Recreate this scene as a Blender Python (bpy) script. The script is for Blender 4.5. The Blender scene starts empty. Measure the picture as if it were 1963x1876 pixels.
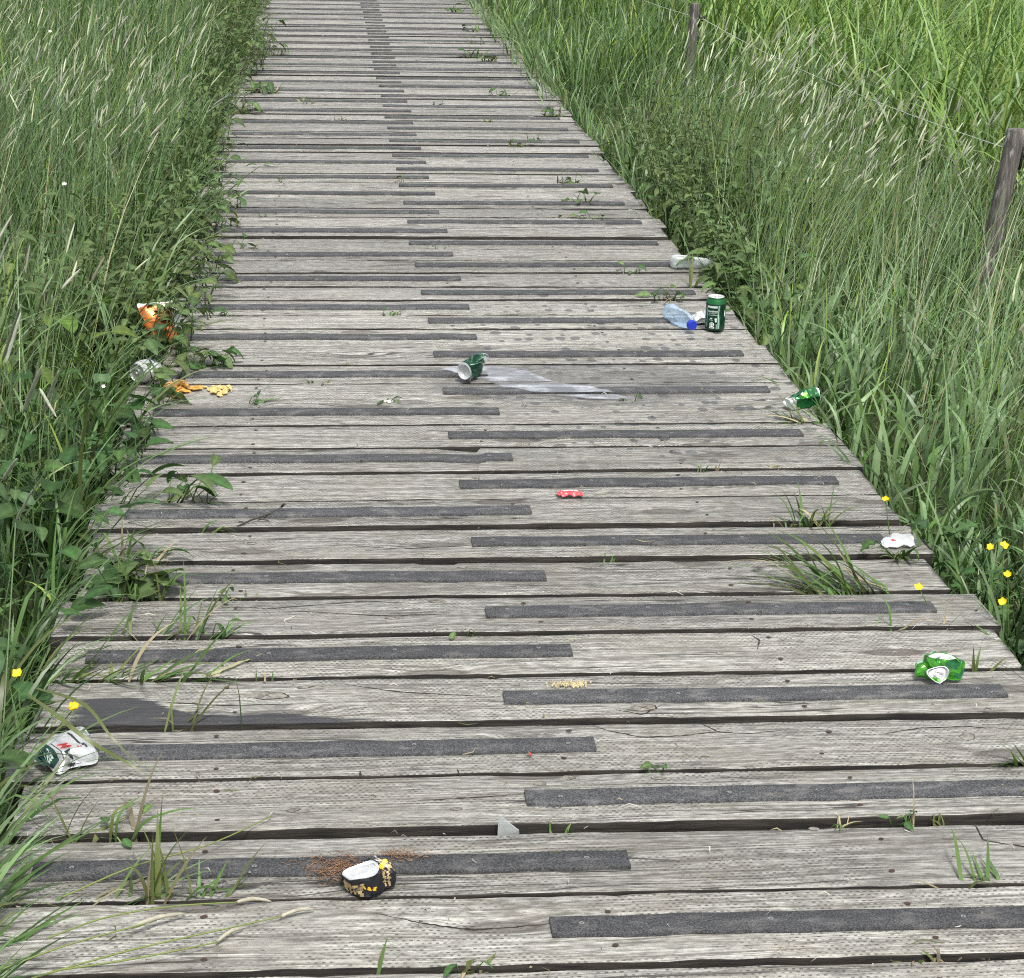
import bpy, math, random
import numpy as np
from mathutils import Vector, Matrix

R = math.radians
rnd = random.Random(7)
rs = np.random.RandomState(11)
SC = bpy.context.scene
COL = SC.collection

# ------------------------------------------------------------------ camera, sky, sun, exposure
CAM_H = 1.62
F_PX, PITCH, YAW, ROLL = 3698.27, .3381, .1015, .0233      # focal length for a 1963 x 1876 frame
fw = Vector((math.sin(YAW)*math.cos(PITCH), math.cos(YAW)*math.cos(PITCH), -math.sin(PITCH)))
rt = Vector((math.cos(YAW), -math.sin(YAW), 0))
up = rt.cross(fw)
rt2 = rt*math.cos(ROLL) + up*math.sin(ROLL)
up2 = -rt*math.sin(ROLL) + up*math.cos(ROLL)
cam = bpy.data.cameras.new('camera')
cam.sensor_width = 36.0
cam.sensor_fit = 'HORIZONTAL'
cam.lens = F_PX/1963*36.0
cam.clip_end = 2000
cam.clip_start = .05
camo = bpy.data.objects.new('camera', cam)
COL.objects.link(camo)
M = Matrix.Identity(4)
for i in range(3):
    M[i][0] = rt2[i]; M[i][1] = up2[i]; M[i][2] = -fw[i]
M[2][3] = CAM_H
camo.matrix_world = M
SC.camera = camo

SUN_EL, SUN_ROT = R(64), R(165)
W = bpy.data.worlds.new('World')
SC.world = W
W.use_nodes = True
wn = W.node_tree.nodes; wl = W.node_tree.links
bg = wn['Background']
sky = wn.new('ShaderNodeTexSky')
sky.sky_type = 'NISHITA'
sky.sun_disc = False
sky.sun_elevation = SUN_EL
sky.sun_rotation = SUN_ROT
sky.air_density = 1.0
sky.dust_density = 4.0
hs = wn.new('ShaderNodeHueSaturation')
hs.inputs['Saturation'].default_value = .25          # overcast: cloud takes the blue out of the sky
wl.new(sky.outputs[0], hs.inputs['Color'])
wl.new(hs.outputs[0], bg.inputs[0])
bg.inputs[1].default_value = .10
sd = bpy.data.lights.new('sun', 'SUN')
sd.energy = 1.5
sd.angle = R(11)
sd.color = (1, .965, .91)
so = bpy.data.objects.new('sun', sd)
COL.objects.link(so)
dv = Vector((math.sin(SUN_ROT)*math.cos(SUN_EL), math.cos(SUN_ROT)*math.cos(SUN_EL), math.sin(SUN_EL)))
so.rotation_euler = (-dv).to_track_quat('-Z', 'Y').to_euler()
so.location = dv*30
SC.view_settings.view_transform = 'Standard'
SC.view_settings.look = 'None'
SC.view_settings.exposure = 1.05
SC.view_settings.gamma = 1
SC.cycles.use_denoising = False
SC.cycles.filter_width = 1.1
SC.cycles.max_bounces = 8
SC.cycles.transparent_max_bounces = 12


def gp(x, y, z=0.0):
    """World point at height z seen at (x, y) of a 1963 x 1876 frame."""
    d = fw*F_PX + rt2*(x-981.5) + up2*(938-y)
    t = (z-CAM_H)/d.z
    return np.array([d.x*t, d.y*t, z])


# ------------------------------------------------------------------ helpers
def tag(o, label=None, cat=None, group=None, kind=None):
    if label: o['label'] = label
    if cat: o['category'] = cat
    if group: o['group'] = group
    if kind: o['kind'] = kind
    return o


def empty(name, loc, parent=None):
    o = bpy.data.objects.new(name, None)
    o.empty_display_size = .05
    o.location = loc
    COL.objects.link(o)
    if parent: o.parent = parent
    return o


def mesh(name, V, quads=None, tris=None, mats=(), mi=None, cols=None, smooth=True, parent=None, loc=None):
    me = bpy.data.meshes.new(name)
    V = np.asarray(V, dtype=np.float32)
    if loc is not None:
        V = V - np.asarray(loc, dtype=np.float32)
    q = np.zeros((0, 4), np.int32) if quads is None or len(quads) == 0 else np.asarray(quads, np.int32)
    t = np.zeros((0, 3), np.int32) if tris is None or len(tris) == 0 else np.asarray(tris, np.int32)
    me.vertices.add(len(V)); me.vertices.foreach_set('co', V.ravel())
    nl = len(q)*4 + len(t)*3
    me.loops.add(nl)
    me.loops.foreach_set('vertex_index', np.concatenate([q.ravel(), t.ravel()]).astype(np.int32))
    me.polygons.add(len(q)+len(t))
    me.polygons.foreach_set('loop_start', np.concatenate([np.arange(len(q))*4, len(q)*4 + np.arange(len(t))*3]).astype(np.int32))
    me.polygons.foreach_set('use_smooth', np.full(len(q)+len(t), bool(smooth)))
    for m in mats: me.materials.append(m)
    if mi is not None:
        me.polygons.foreach_set('material_index', np.asarray(mi, np.int32))
    me.update(calc_edges=True)
    if cols is not None:
        a = me.attributes.new('tint', 'FLOAT_COLOR', 'POINT')
        c = np.ones((len(V), 4), np.float32); c[:, :3] = cols
        a.data.foreach_set('color', c.ravel())
    o = bpy.data.objects.new(name, me)
    COL.objects.link(o)
    if parent: o.parent = parent
    if loc is not None and parent is None: o.location = loc
    return o


class MB:
    """Collects pieces of geometry that become ONE mesh."""
    def __init__(s): s.V = []; s.Q = []; s.T = []; s.C = []; s.mq = []; s.mt = []; s.n = 0
    def add(s, V, Q=None, T=None, C=None, m=0):
        V = np.asarray(V, float).reshape(-1, 3)
        s.V.append(V)
        if Q is not None and len(Q):
            Q = np.asarray(Q, int); s.Q.append(Q+s.n); s.mq.append(np.full(len(Q), m) if np.isscalar(m) else np.asarray(m))
        if T is not None and len(T):
            T = np.asarray(T, int); s.T.append(T+s.n); s.mt.append(np.full(len(T), m) if np.isscalar(m) else np.zeros(len(T)))
        if C is not None:
            C = np.asarray(C, float); s.C.append(np.broadcast_to(C, (len(V), 3)))
        s.n += len(V)
    def build(s, name, mats, parent=None, loc=None, smooth=True):
        V = np.concatenate(s.V)
        Q = np.concatenate(s.Q) if s.Q else None
        T = np.concatenate(s.T) if s.T else None
        mi = np.concatenate(([np.concatenate(s.mq)] if s.mq else []) + ([np.concatenate(s.mt)] if s.mt else []))
        C = np.concatenate(s.C) if s.C else None
        return mesh(name, V, Q, T, mats, mi, C, smooth, parent, loc)


def grid_quads(nr, nc, wrap=False):
    """Quads of an nr x nc vertex grid (wrap closes the columns)."""
    r = np.arange(nr-1)[:, None]; c = np.arange(nc if wrap else nc-1)[None, :]
    c2 = (c+1) % nc
    return np.stack([r*nc+c, r*nc+c2, (r+1)*nc+c2, (r+1)*nc+c], -1).reshape(-1, 4)


def tube(P, rad, n=6, caps=True):
    """Tube along points P with radius list; returns V, Q, T."""
    P = np.asarray(P, float); rad = np.broadcast_to(rad, (len(P),))
    D = np.gradient(P, axis=0); D /= np.linalg.norm(D, axis=1)[:, None]+1e-12
    ref = np.array([0, 0, 1.]) if abs(D[0][2]) < .9 else np.array([1., 0, 0])
    U = np.cross(D, ref); U /= np.linalg.norm(U, axis=1)[:, None]+1e-12
    Wv = np.cross(D, U)
    a = np.arange(n)/n*2*math.pi
    V = (P[:, None] + rad[:, None, None]*(np.cos(a)[None, :, None]*U[:, None] + np.sin(a)[None, :, None]*Wv[:, None])).reshape(-1, 3)
    Q = grid_quads(len(P), n, True)
    T = []
    if caps:
        V = np.concatenate([V, P[:1], P[-1:]])
        b = len(P)*n
        for i in range(n):
            T.append((b, (i+1) % n, i)); T.append((b+1, (len(P)-1)*n+i, (len(P)-1)*n+(i+1) % n))
    return V, Q, np.array(T, int).reshape(-1, 3)


# ------------------------------------------------------------------ materials
def newmat(name):
    m = bpy.data.materials.new(name); m.use_nodes = True
    return m, m.node_tree.nodes, m.node_tree.links, m.node_tree.nodes['Principled BSDF']


class NG:
    """Small helper for writing node maths."""
    def __init__(s, m): s.n = m.node_tree.nodes; s.l = m.node_tree.links
    def put(s, sock, v):
        if isinstance(v, bpy.types.NodeSocket): s.l.new(v, sock)
        else: sock.default_value = v
    def m(s, op, a, b=0.0, c=None, clamp=False):
        n = s.n.new('ShaderNodeMath'); n.operation = op; n.use_clamp = clamp
        s.put(n.inputs[0], a); s.put(n.inputs[1], b)
        if c is not None: s.put(n.inputs[2], c)
        return n.outputs[0]
    def v(s, op, a, b=(0, 0, 0)):
        n = s.n.new('ShaderNodeVectorMath'); n.operation = op
        s.put(n.inputs[0], a); s.put(n.inputs[1], b)
        return n.outputs[0]
    def ss(s, x, lo, hi):
        n = s.n.new('ShaderNodeMapRange'); n.interpolation_type = 'SMOOTHSTEP'
        s.put(n.inputs[0], x); n.inputs[1].default_value = lo; n.inputs[2].default_value = hi
        n.inputs[3].default_value = 0; n.inputs[4].default_value = 1
        return n.outputs[0]
    def noise(s, vec, scale=1.0, det=4.0, rough=.55):
        n = s.n.new('ShaderNodeTexNoise'); s.put(n.inputs['Vector'], vec)
        n.inputs['Scale'].default_value = scale; n.inputs['Detail'].default_value = det; n.inputs['Roughness'].default_value = rough
        return n.outputs[0]
    def voro(s, vec, scale=1.0, rand=1.0):
        n = s.n.new('ShaderNodeTexVoronoi'); n.voronoi_dimensions = '2D'; s.put(n.inputs['Vector'], vec)
        n.inputs['Scale'].default_value = scale; n.inputs['Randomness'].default_value = rand
        return n.outputs['Distance'], n.outputs['Color']
    def mix(s, f, a, b):
        n = s.n.new('ShaderNodeMix'); n.data_type = 'RGBA'
        s.put(n.inputs[0], f)
        for k, x in ((6, a), (7, b)):
            if isinstance(x, tuple): x = (*x, 1) if len(x) == 3 else x
            s.put(n.inputs[k], x)
        return n.outputs[2]
    def mul(s, col, f):
        n = s.n.new('ShaderNodeMix'); n.data_type = 'RGBA'; n.blend_type = 'MULTIPLY'
        n.inputs[0].default_value = 1
        s.put(n.inputs[6], col); s.put(n.inputs[7], f)
        return n.outputs[2]
    def xyz(s, v):
        n = s.n.new('ShaderNodeSeparateXYZ'); s.put(n.inputs[0], v); return n.outputs
    def comb(s, x, y, z=0.0):
        n = s.n.new('ShaderNodeCombineXYZ'); s.put(n.inputs[0], x); s.put(n.inputs[1], y); s.put(n.inputs[2], z); return n.outputs[0]
    def bump(s, h, strength, dist=.01):
        n = s.n.new('ShaderNodeBump'); n.inputs['Strength'].default_value = strength; n.inputs['Distance'].default_value = dist
        s.put(n.inputs['Height'], h); return n.outputs[0]
    def one(s, cls): return s.n.new(cls)


def wood_material():
    m, n, l, b = newmat('weathered_wood')
    g = NG(m)
    tc = g.one('ShaderNodeTexCoord').outputs['Object']
    oi = g.one('ShaderNodeObjectInfo').outputs['Random']
    pos = g.one('ShaderNodeNewGeometry').outputs['Position']
    off = g.v('MULTIPLY', g.comb(oi, oi, oi), (137.0, 53.0, 71.0))
    co = g.v('ADD', tc, off)
    x, y, z = g.xyz(co)
    # knots: sparse cells, elongated along the grain
    kd, kc = g.voro(g.comb(g.m('MULTIPLY', x, 2.1), g.m('MULTIPLY', y, 8.0)))
    kr = g.xyz(kc)[0]
    gate = g.m('LESS_THAN', kr, .42)
    near = g.m('MULTIPLY', gate, g.m('SUBTRACT', 1.0, g.ss(kd, .03, .42)))
    low = g.noise(g.v('MULTIPLY', co, (1.3, 7, 3)), 1, 2)
    yw = g.m('ADD', y, g.m('ADD', g.m('MULTIPLY', g.m('SUBTRACT', low, .5), .05), g.m('MULTIPLY', near, .028)))
    cw = g.comb(x, yw, z)
    fine = g.noise(g.v('MULTIPLY', cw, (5, 260, 40)), 1, 5, .75)
    mid = g.noise(g.v('MULTIPLY', cw, (1.8, 55, 20)), 1, 4, .6)
    blotch = g.noise(g.v('MULTIPLY', co, (3.2, 9, 3)), 1, 5, .6)
    speck = g.noise(g.v('MULTIPLY', co, (38, 130, 30)), 1, 3, .6)
    # growth rings
    rn = g.noise(g.v('MULTIPLY', cw, (.55, 9, 1)), 1, 1.5, .4)
    ring = g.m('FRACT', g.m('MULTIPLY', rn, 13.0))
    ringd = g.m('MULTIPLY', g.ss(ring, .72, .95), g.m('SUBTRACT', 1.0, g.ss(ring, .96, 1.0)))
    # drying cracks
    cn = g.noise(g.v('MULTIPLY', cw, (.85, 17, 1)), 1, 3.5, .55)
    cm = g.ss(g.noise(g.v('MULTIPLY', co, (1.1, 6, 1)), 1, 2), .46, .58)
    crack = g.m('MULTIPLY', g.m('SUBTRACT', 1.0, g.ss(g.m('ABSOLUTE', g.m('SUBTRACT', cn, .5)), .004, .013)), cm)
    # incising marks: staggered rows of short slots, in patches
    v = g.m('DIVIDE', g.m('ADD', y, g.m('MULTIPLY', g.m('SUBTRACT', blotch, .5), .010)), .0088)
    row = g.m('FLOOR', v)
    u = g.m('ADD', g.m('DIVIDE', x, .0115), g.m('MULTIPLY', row, .42))
    fu = g.m('ABSOLUTE', g.m('SUBTRACT', g.m('FRACT', u), .5)); fv = g.m('ABSOLUTE', g.m('SUBTRACT', g.m('FRACT', v), .5))
    slot = g.m('MULTIPLY', g.m('SUBTRACT', 1.0, g.ss(fu, .10, .32)), g.m('SUBTRACT', 1.0, g.ss(fv, .10, .30)))
    pm = g.ss(g.noise(g.v('MULTIPLY', co, (2.3, 7, 1)), 1, 3), .40, .54)
    jit = g.ss(g.noise(g.v('MULTIPLY', co, (60, 80, 1)), 1, 1), .35, .6)
    slot = g.m('MULTIPLY', g.m('MULTIPLY', slot, pm), jit)
    # colour
    hair = g.noise(g.v('MULTIPLY', cw, (1.6, 330, 40)), 1, 3, .7)
    lines = g.ss(hair, .50, .36)
    line2 = g.ss(g.noise(g.v('MULTIPLY', cw, (.9, 120, 20)), 1, 4, .7), .47, .36)
    tone = g.m('ADD', g.m('MULTIPLY', fine, .62), g.m('ADD', g.m('MULTIPLY', mid, .16), g.m('MULTIPLY', speck, .42)))
    tone = g.ss(tone, .46, .76)
    c = g.mix(tone, (.120, .116, .102), (.535, .530, .485))
    warm = g.ss(g.noise(g.v('MULTIPLY', co, (1.5, 4, 1)), 3.1, 3), .45, .75)
    c = g.mix(g.m('MULTIPLY', warm, .35), c, (.29, .255, .20))
    c = g.mix(g.m('MULTIPLY', g.ss(blotch, .50, .75), .55), c, (.16, .15, .135))
    green = g.ss(g.noise(g.v('MULTIPLY', co, (4, 8, 1)), 1.7, 3), .58, .8)
    c = g.mix(g.m('MULTIPLY', green, .18), c, (.17, .19, .10))
    c = g.mix(g.m('MULTIPLY', lines, .50), c, (.085, .076, .064))
    c = g.mix(g.m('MULTIPLY', line2, .45), c, (.095, .086, .072))
    c = g.mix(g.m('MULTIPLY', ringd, .42), c, (.115, .098, .08))
    knot = g.m('MULTIPLY', gate, g.m('SUBTRACT', 1.0, g.ss(kd, .09, .12)))
    kring = g.m('MULTIPLY', gate, g.m('MULTIPLY', g.ss(kd, .08, .11), g.m('SUBTRACT', 1.0, g.ss(kd, .115, .17))))
    c = g.mix(g.m('MULTIPLY', knot, .75), c, (.12, .108, .092))
    c = g.mix(g.m('MULTIPLY', kring, .75), c, (.07, .058, .047))
    c = g.mix(g.m('MULTIPLY', slot, .85), c, (.06, .055, .047))
    c = g.mix(g.m('MULTIPLY', crack, .9), c, (.035, .03, .025))
    per = g.m('ADD', .80, g.m('MULTIPLY', oi, .34))
    c = g.mul(c, g.comb(per, per, per))
    # splash marks of the spilt drink round its puddle
    px, py, pz = g.xyz(pos)
    sd_, sc_ = g.voro(g.comb(px, g.m('MULTIPLY', py, .8)), 19.0)
    rad = g.m('MULTIPLY', g.xyz(sc_)[1], .36)
    spot = g.m('SUBTRACT', 1.0, g.ss(g.m('SUBTRACT', sd_, rad), -.03, .02))
    spot = g.m('MULTIPLY', spot, g.m('GREATER_THAN', g.xyz(sc_)[0], .35))
    ex = g.m('DIVIDE', g.m('SUBTRACT', px, .95), .62); ey = g.m('DIVIDE', g.m('SUBTRACT', py, 5.75), 1.25)
    area = g.m('SUBTRACT', 1.0, g.ss(g.m('ADD', g.m('MULTIPLY', ex, ex), g.m('MULTIPLY', ey, ey)), .45, 1.2))
    wet = g.m('MULTIPLY', spot, area)
    ex2 = g.m('DIVIDE', g.m('SUBTRACT', px, .80), .50); ey2 = g.m('DIVIDE', g.m('SUBTRACT', py, 5.52), .24)
    wa = g.m('ADD', g.m('MULTIPLY', ex2, ex2), g.m('MULTIPLY', ey2, ey2))
    wa = g.m('ADD', wa, g.m('MULTIPLY', g.m('SUBTRACT', g.noise(g.v('MULTIPLY', pos, (7, 22, 1)), 1, 4), .5), 1.8))
    wet = g.m('MAXIMUM', wet, g.m('MULTIPLY', .6, g.m('SUBTRACT', 1.0, g.ss(wa, .6, 1.1))))
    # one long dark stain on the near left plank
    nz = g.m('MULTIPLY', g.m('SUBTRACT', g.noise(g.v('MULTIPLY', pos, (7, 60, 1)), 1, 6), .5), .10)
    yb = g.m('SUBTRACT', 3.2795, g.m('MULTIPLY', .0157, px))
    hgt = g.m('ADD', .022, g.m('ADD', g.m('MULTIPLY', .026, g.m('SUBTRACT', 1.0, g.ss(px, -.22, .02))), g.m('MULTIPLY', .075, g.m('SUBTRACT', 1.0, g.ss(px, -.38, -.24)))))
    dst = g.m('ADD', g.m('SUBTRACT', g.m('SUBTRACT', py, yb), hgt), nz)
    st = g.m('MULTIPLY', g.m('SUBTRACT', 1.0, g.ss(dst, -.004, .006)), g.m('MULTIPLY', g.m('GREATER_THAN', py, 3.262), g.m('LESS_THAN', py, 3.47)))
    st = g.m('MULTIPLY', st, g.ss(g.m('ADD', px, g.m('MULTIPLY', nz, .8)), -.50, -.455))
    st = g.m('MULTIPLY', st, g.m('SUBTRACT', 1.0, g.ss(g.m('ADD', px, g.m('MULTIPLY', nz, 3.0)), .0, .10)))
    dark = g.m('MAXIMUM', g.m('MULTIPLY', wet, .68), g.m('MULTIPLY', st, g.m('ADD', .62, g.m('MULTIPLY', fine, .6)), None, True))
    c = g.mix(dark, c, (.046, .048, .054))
    l.new(c, b.inputs['Base Color'])
    l.new(g.m('SUBTRACT', .54, g.m('MULTIPLY', wet, .25)), b.inputs['Roughness'])
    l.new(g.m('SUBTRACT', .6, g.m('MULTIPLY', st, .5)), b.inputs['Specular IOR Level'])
    h = g.m('SUBTRACT', g.m('ADD', g.m('MULTIPLY', fine, .5), g.m('MULTIPLY', mid, .5)), g.m('ADD', g.m('MULTIPLY', slot, .5), g.m('MULTIPLY', crack, 1.2)))
    l.new(g.bump(h, .55, .006), b.inputs['Normal'])
    return m


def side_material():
    """Sawn sides of the boards: damp unbleached wood, darkened further to paint gap shade."""
    m, n, l, b = newmat('sawn_wood_gap_shade')
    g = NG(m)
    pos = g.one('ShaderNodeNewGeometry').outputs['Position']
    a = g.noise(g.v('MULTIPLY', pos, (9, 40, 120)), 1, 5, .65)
    c = g.mix(g.ss(a, .35, .7), (.008, .007, .006), (.042, .035, .028))  # near-black tones put the shade between boards into the colour
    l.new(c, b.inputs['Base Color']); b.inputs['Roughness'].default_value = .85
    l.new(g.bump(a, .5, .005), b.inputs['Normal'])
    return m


def strip_material():
    m, n, l, b = newmat('grit_strip')
    g = NG(m)
    pos = g.one('ShaderNodeNewGeometry').outputs['Position']
    oi = g.one('ShaderNodeObjectInfo').outputs['Random']
    grit = g.noise(pos, 330, 3, .8)
    patch = g.noise(g.v('MULTIPLY', pos, (16, 40, 16)), 1, 6, .7)
    c = g.mix(g.ss(grit, .38, .68), (.020, .021, .024), (.125, .128, .132))
    c = g.mix(g.m('MULTIPLY', g.ss(patch, .5, .68), .7), c, (.165, .162, .155))
    c = g.mix(g.m('MULTIPLY', g.ss(patch, .52, .30), .5), c, (.03, .031, .034))
    per = g.m('ADD', .85, g.m('MULTIPLY', oi, .35))
    c = g.mul(c, g.comb(per, per, per))
    l.new(c, b.inputs['Base Color'])
    b.inputs['Roughness'].default_value = .68
    b.inputs['Specular IOR Level'].default_value = .45
    l.new(g.bump(grit, .6, .004), b.inputs['Normal'])
    return m


def plain(name, col, rough=.5, metal=0.0, spec=.5, var=0.0, vscale=60, bump=0.0, bscale=80, trans=0.0):
    m, n, l, b = newmat(name)
    g = NG(m)
    tc = g.one('ShaderNodeTexCoord').outputs['Object']
    if var:
        nz = g.noise(tc, vscale, 4, .6)
        a = tuple(max(0, c*(1-var)) for c in col); d = tuple(min(1, c*(1+var)) for c in col)
        l.new(g.mix(g.ss(nz, .3, .7), a, d), b.inputs['Base Color'])
        l.new(g.m('ADD', rough-.08, g.m('MULTIPLY', nz, .16)), b.inputs['Roughness'])
    else:
        b.inputs['Base Color'].default_value = (*col, 1)
        b.inputs['Roughness'].default_value = rough
    b.inputs['Metallic'].default_value = metal
    b.inputs['Specular IOR Level'].default_value = spec
    if bump:
        l.new(g.bump(g.noise(tc, bscale, 3), bump, .003), b.inputs['Normal'])
    return m


def leaf_material(name, rough=.48, transl=.32, spec=.5):
    m, n, l, b = newmat(name)
    g = NG(m)
    at = g.one('ShaderNodeAttribute'); at.attribute_name = 'tint'
    pos = g.one('ShaderNodeNewGeometry').outputs['Position']
    nz = g.noise(pos, 55, 3, .6)
    f = g.m('ADD', .78, g.m('MULTIPLY', nz, .44))
    c = g.mul(at.outputs['Color'], g.comb(f, f, f))
    l.new(c, b.inputs['Base Color'])
    b.inputs['Roughness'].default_value = rough
    b.inputs['Specular IOR Level'].default_value = spec
    t = g.one('ShaderNodeBsdfTranslucent')
    hsn = g.one('ShaderNodeHueSaturation'); hsn.inputs['Value'].default_value = 1.35; hsn.inputs['Saturation'].default_value = 1.08
    l.new(c, hsn.inputs['Color']); l.new(hsn.outputs[0], t.inputs['Color'])
    mx = g.one('ShaderNodeMixShader'); mx.inputs[0].default_value = transl
    out = n['Material Output']
    l.new(b.outputs[0], mx.inputs[1]); l.new(t.outputs[0], mx.inputs[2]); l.new(mx.outputs[0], out.inputs[0])
    return m


def clear_material(name, tint, diff=.12, gloss=.16, dcol=(.8, .85, .9), rough=.08):
    """Thin clear plastic film."""
    m, n, l, b = newmat(name)
    g = NG(m)
    tr = g.one('ShaderNodeBsdfTransparent'); tr.inputs[0].default_value = (*tint, 1)
    b.inputs['Base Color'].default_value = (*dcol, 1)
    b.inputs['Roughness'].default_value = rough
    b.inputs['Specular IOR Level'].default_value = .8
    lw = g.one('ShaderNodeLayerWeight'); lw.inputs[0].default_value = .45
    nz = g.noise(g.one('ShaderNodeTexCoord').outputs['Object'], 45, 3)
    f = g.m('ADD', diff, g.m('MULTIPLY', lw.outputs['Facing'], .55), clamp=True)
    f = g.m('ADD', f, g.m('MULTIPLY', g.m('SUBTRACT', nz, .5), .35), clamp=True)
    mx = g.one('ShaderNodeMixShader'); l.new(f, mx.inputs[0])
    l.new(tr.outputs[0], mx.inputs[1]); l.new(b.outputs[0], mx.inputs[2]); l.new(mx.outputs[0], n['Material Output'].inputs[0])
    return m


MAT = {}
MAT['wood'] = wood_material()
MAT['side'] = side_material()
MAT['knot'] = None
MAT['strip'] = strip_material()
MAT['grass'] = leaf_material('grass_blade', .42, .20)
MAT['leaf'] = leaf_material('broad_leaf', .58, .20, .32)
MAT['head'] = leaf_material('seed_head', .8, .15)
MAT['screw'] = plain('screw_steel', (.5, .5, .48), .4, .8)
MAT['rust'] = plain('rusty_nail', (.055, .035, .025), .8, .2, var=.3)
MAT['knot'] = plain('knot_wood', (.20, .185, .16), .8, var=.45, vscale=70)
MAT['silver'] = plain('can_silver', (.66, .67, .68), .36, .8, bump=.12, bscale=30)
MAT['white_metal'] = plain('can_white', (.58, .60, .60), .35, .35, .6, var=.10, vscale=40)
MAT['green_dark'] = plain('can_dark_green', (.004, .046, .022), .25, .35, .6, var=.15)
MAT['green_mid'] = plain('can_green', (.014, .135, .038), .24, .45, .6, var=.25, vscale=40)
MAT['green_bright'] = plain('can_bright_green', (.07, .33, .03), .2, .65, .6, var=.35, vscale=30)
MAT['green_pale'] = plain('can_pale_green', (.30, .45, .36), .4, .1)
MAT['print_pale'] = plain('print_pale', (.55, .66, .60), .4)
MAT['print_white'] = plain('print_white', (.8, .82, .80), .4)
MAT['black'] = plain('can_black', (.012, .013, .017), .26, .2, .6)
MAT['ink'] = plain('print_ink', (.025, .028, .03), .4)
MAT['gold'] = plain('can_gold', (.50, .38, .19), .35, .4, var=.4)
MAT['yellow'] = plain('can_yellow', (.78, .48, .03), .38, .0)
MAT['red'] = plain('print_red', (.45, .03, .04), .4)
MAT['pink'] = plain('print_pink', (.72, .42, .42), .4)
MAT['teal_dark'] = plain('print_dark_green', (.012, .05, .036), .35, var=.4)
MAT['cap_blue'] = plain('cap_blue', (.012, .035, .42), .35)
MAT['pet'] = clear_material('clear_bottle', (.82, .91, .98), .10, dcol=(.62, .79, .96))
MAT['frost'] = clear_material('frosted_bottle', (.82, .88, .88), .42, dcol=(.66, .70, .70), rough=.25)
MAT['wrapper'] = plain('wrapper_red', (.80, .085, .095), .32, var=.12, vscale=90)
MAT['wrapper_print'] = plain('wrapper_print', (.80, .62, .72), .35)
MAT['orange_foil'] = plain('bag_orange', (.30, .085, .010), .25, .4, var=.6, vscale=40)
MAT['bag_white'] = plain('bag_white', (.62, .64, .62), .25, .2)
MAT['crisp'] = plain('orange_food', (.62, .33, .075), .75, var=.45, vscale=90, bump=.6, bscale=200)
MAT['crumb'] = plain('yellow_food', (.66, .49, .20), .8, var=.35, vscale=110, bump=.6, bscale=200)
MAT['crumb_pale'] = plain('pale_crumbs', (.62, .54, .34), .8, var=.2)
MAT['paper'] = plain('scrap_white', (.75, .74, .66), .6, var=.1)
MAT['post'] = None
MAT['black_plastic'] = plain('black_plastic', (.012, .012, .013), .4)
MAT['wire'] = plain('fence_cord', (.58, .63, .58), .5)
MAT['glass_shard'] = clear_material('shard', (.8, .84, .84), .45, dcol=(.55, .58, .57), rough=.2)
MAT['petal'] = plain('buttercup_yellow', (.80, .56, .012), .5, var=.1)
MAT['needle'] = plain('dry_needles', (.23, .13, .07), .8, var=.5, vscale=300)
MAT['twig'] = plain('dark_twig', (.045, .04, .025), .8, var=.3)


def post_material():
    m, n, l, b = newmat('post_wood')
    g = NG(m)
    tc = g.one('ShaderNodeTexCoord').outputs['Object']
    s = g.noise(g.v('MULTIPLY', tc, (90, 90, 7)), 1, 5, .65)
    p = g.noise(g.v('MULTIPLY', tc, (60, 60, 14)), 1, 3)
    c = g.mix(g.ss(s, .35, .7), (.06, .052, .047), (.21, .19, .175))
    c = g.mix(g.m('MULTIPLY', g.ss(p, .60, .68), .8), c, (.40, .38, .35))
    l.new(c, b.inputs['Base Color']); b.inputs['Roughness'].default_value = .85
    l.new(g.bump(s, .7, .006), b.inputs['Normal'])
    return m


MAT['post'] = post_material()


def ground_material():
    m, n, l, b = newmat('meadow_soil')
    g = NG(m)
    pos = g.one('ShaderNodeNewGeometry').outputs['Position']
    a = g.noise(pos, 9, 5); c2 = g.noise(pos, .6, 3)
    c = g.mix(g.ss(a, .35, .7), (.018, .022, .008), (.05, .075, .02))
    c = g.mix(g.m('MULTIPLY', g.ss(c2, .4, .7), .5), c, (.07, .10, .03))
    l.new(c, b.inputs['Base Color']); b.inputs['Roughness'].default_value = .95
    l.new(g.bump(a, .8, .05), b.inputs['Normal'])
    return m


# spilt drink: wet film with foam
def spill_material():
    m, n, l, b = newmat('spilt_drink')
    g = NG(m)
    pos = g.one('ShaderNodeNewGeometry').outputs['Position']
    f = g.noise(g.v('MULTIPLY', pos, (11, 20, 1)), 1, 5, .6)
    foam = g.ss(f, .42, .72)
    c = g.mix(foam, (.34, .36, .40), (.62, .65, .70))
    l.new(c, b.inputs['Base Color'])
    b.inputs['Roughness'].default_value = .16
    b.inputs['Specular IOR Level'].default_value = .7
    at = g.one('ShaderNodeAttribute'); at.attribute_name = 'tint'
    e = g.xyz(at.outputs['Color'])[0]
    al = g.m('MULTIPLY', g.m('ADD', .40, g.m('MULTIPLY', foam, .40)), g.ss(g.m('ADD', e, g.m('MULTIPLY', g.m('SUBTRACT', f, .5), .9)), .12, .5))
    l.new(al, b.inputs['Alpha'])
    l.new(g.bump(f, .25, .004), b.inputs['Normal'])
    return m


MAT['spill'] = spill_material()
MAT['soil'] = ground_material()

GROUND_Z = -.17

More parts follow.
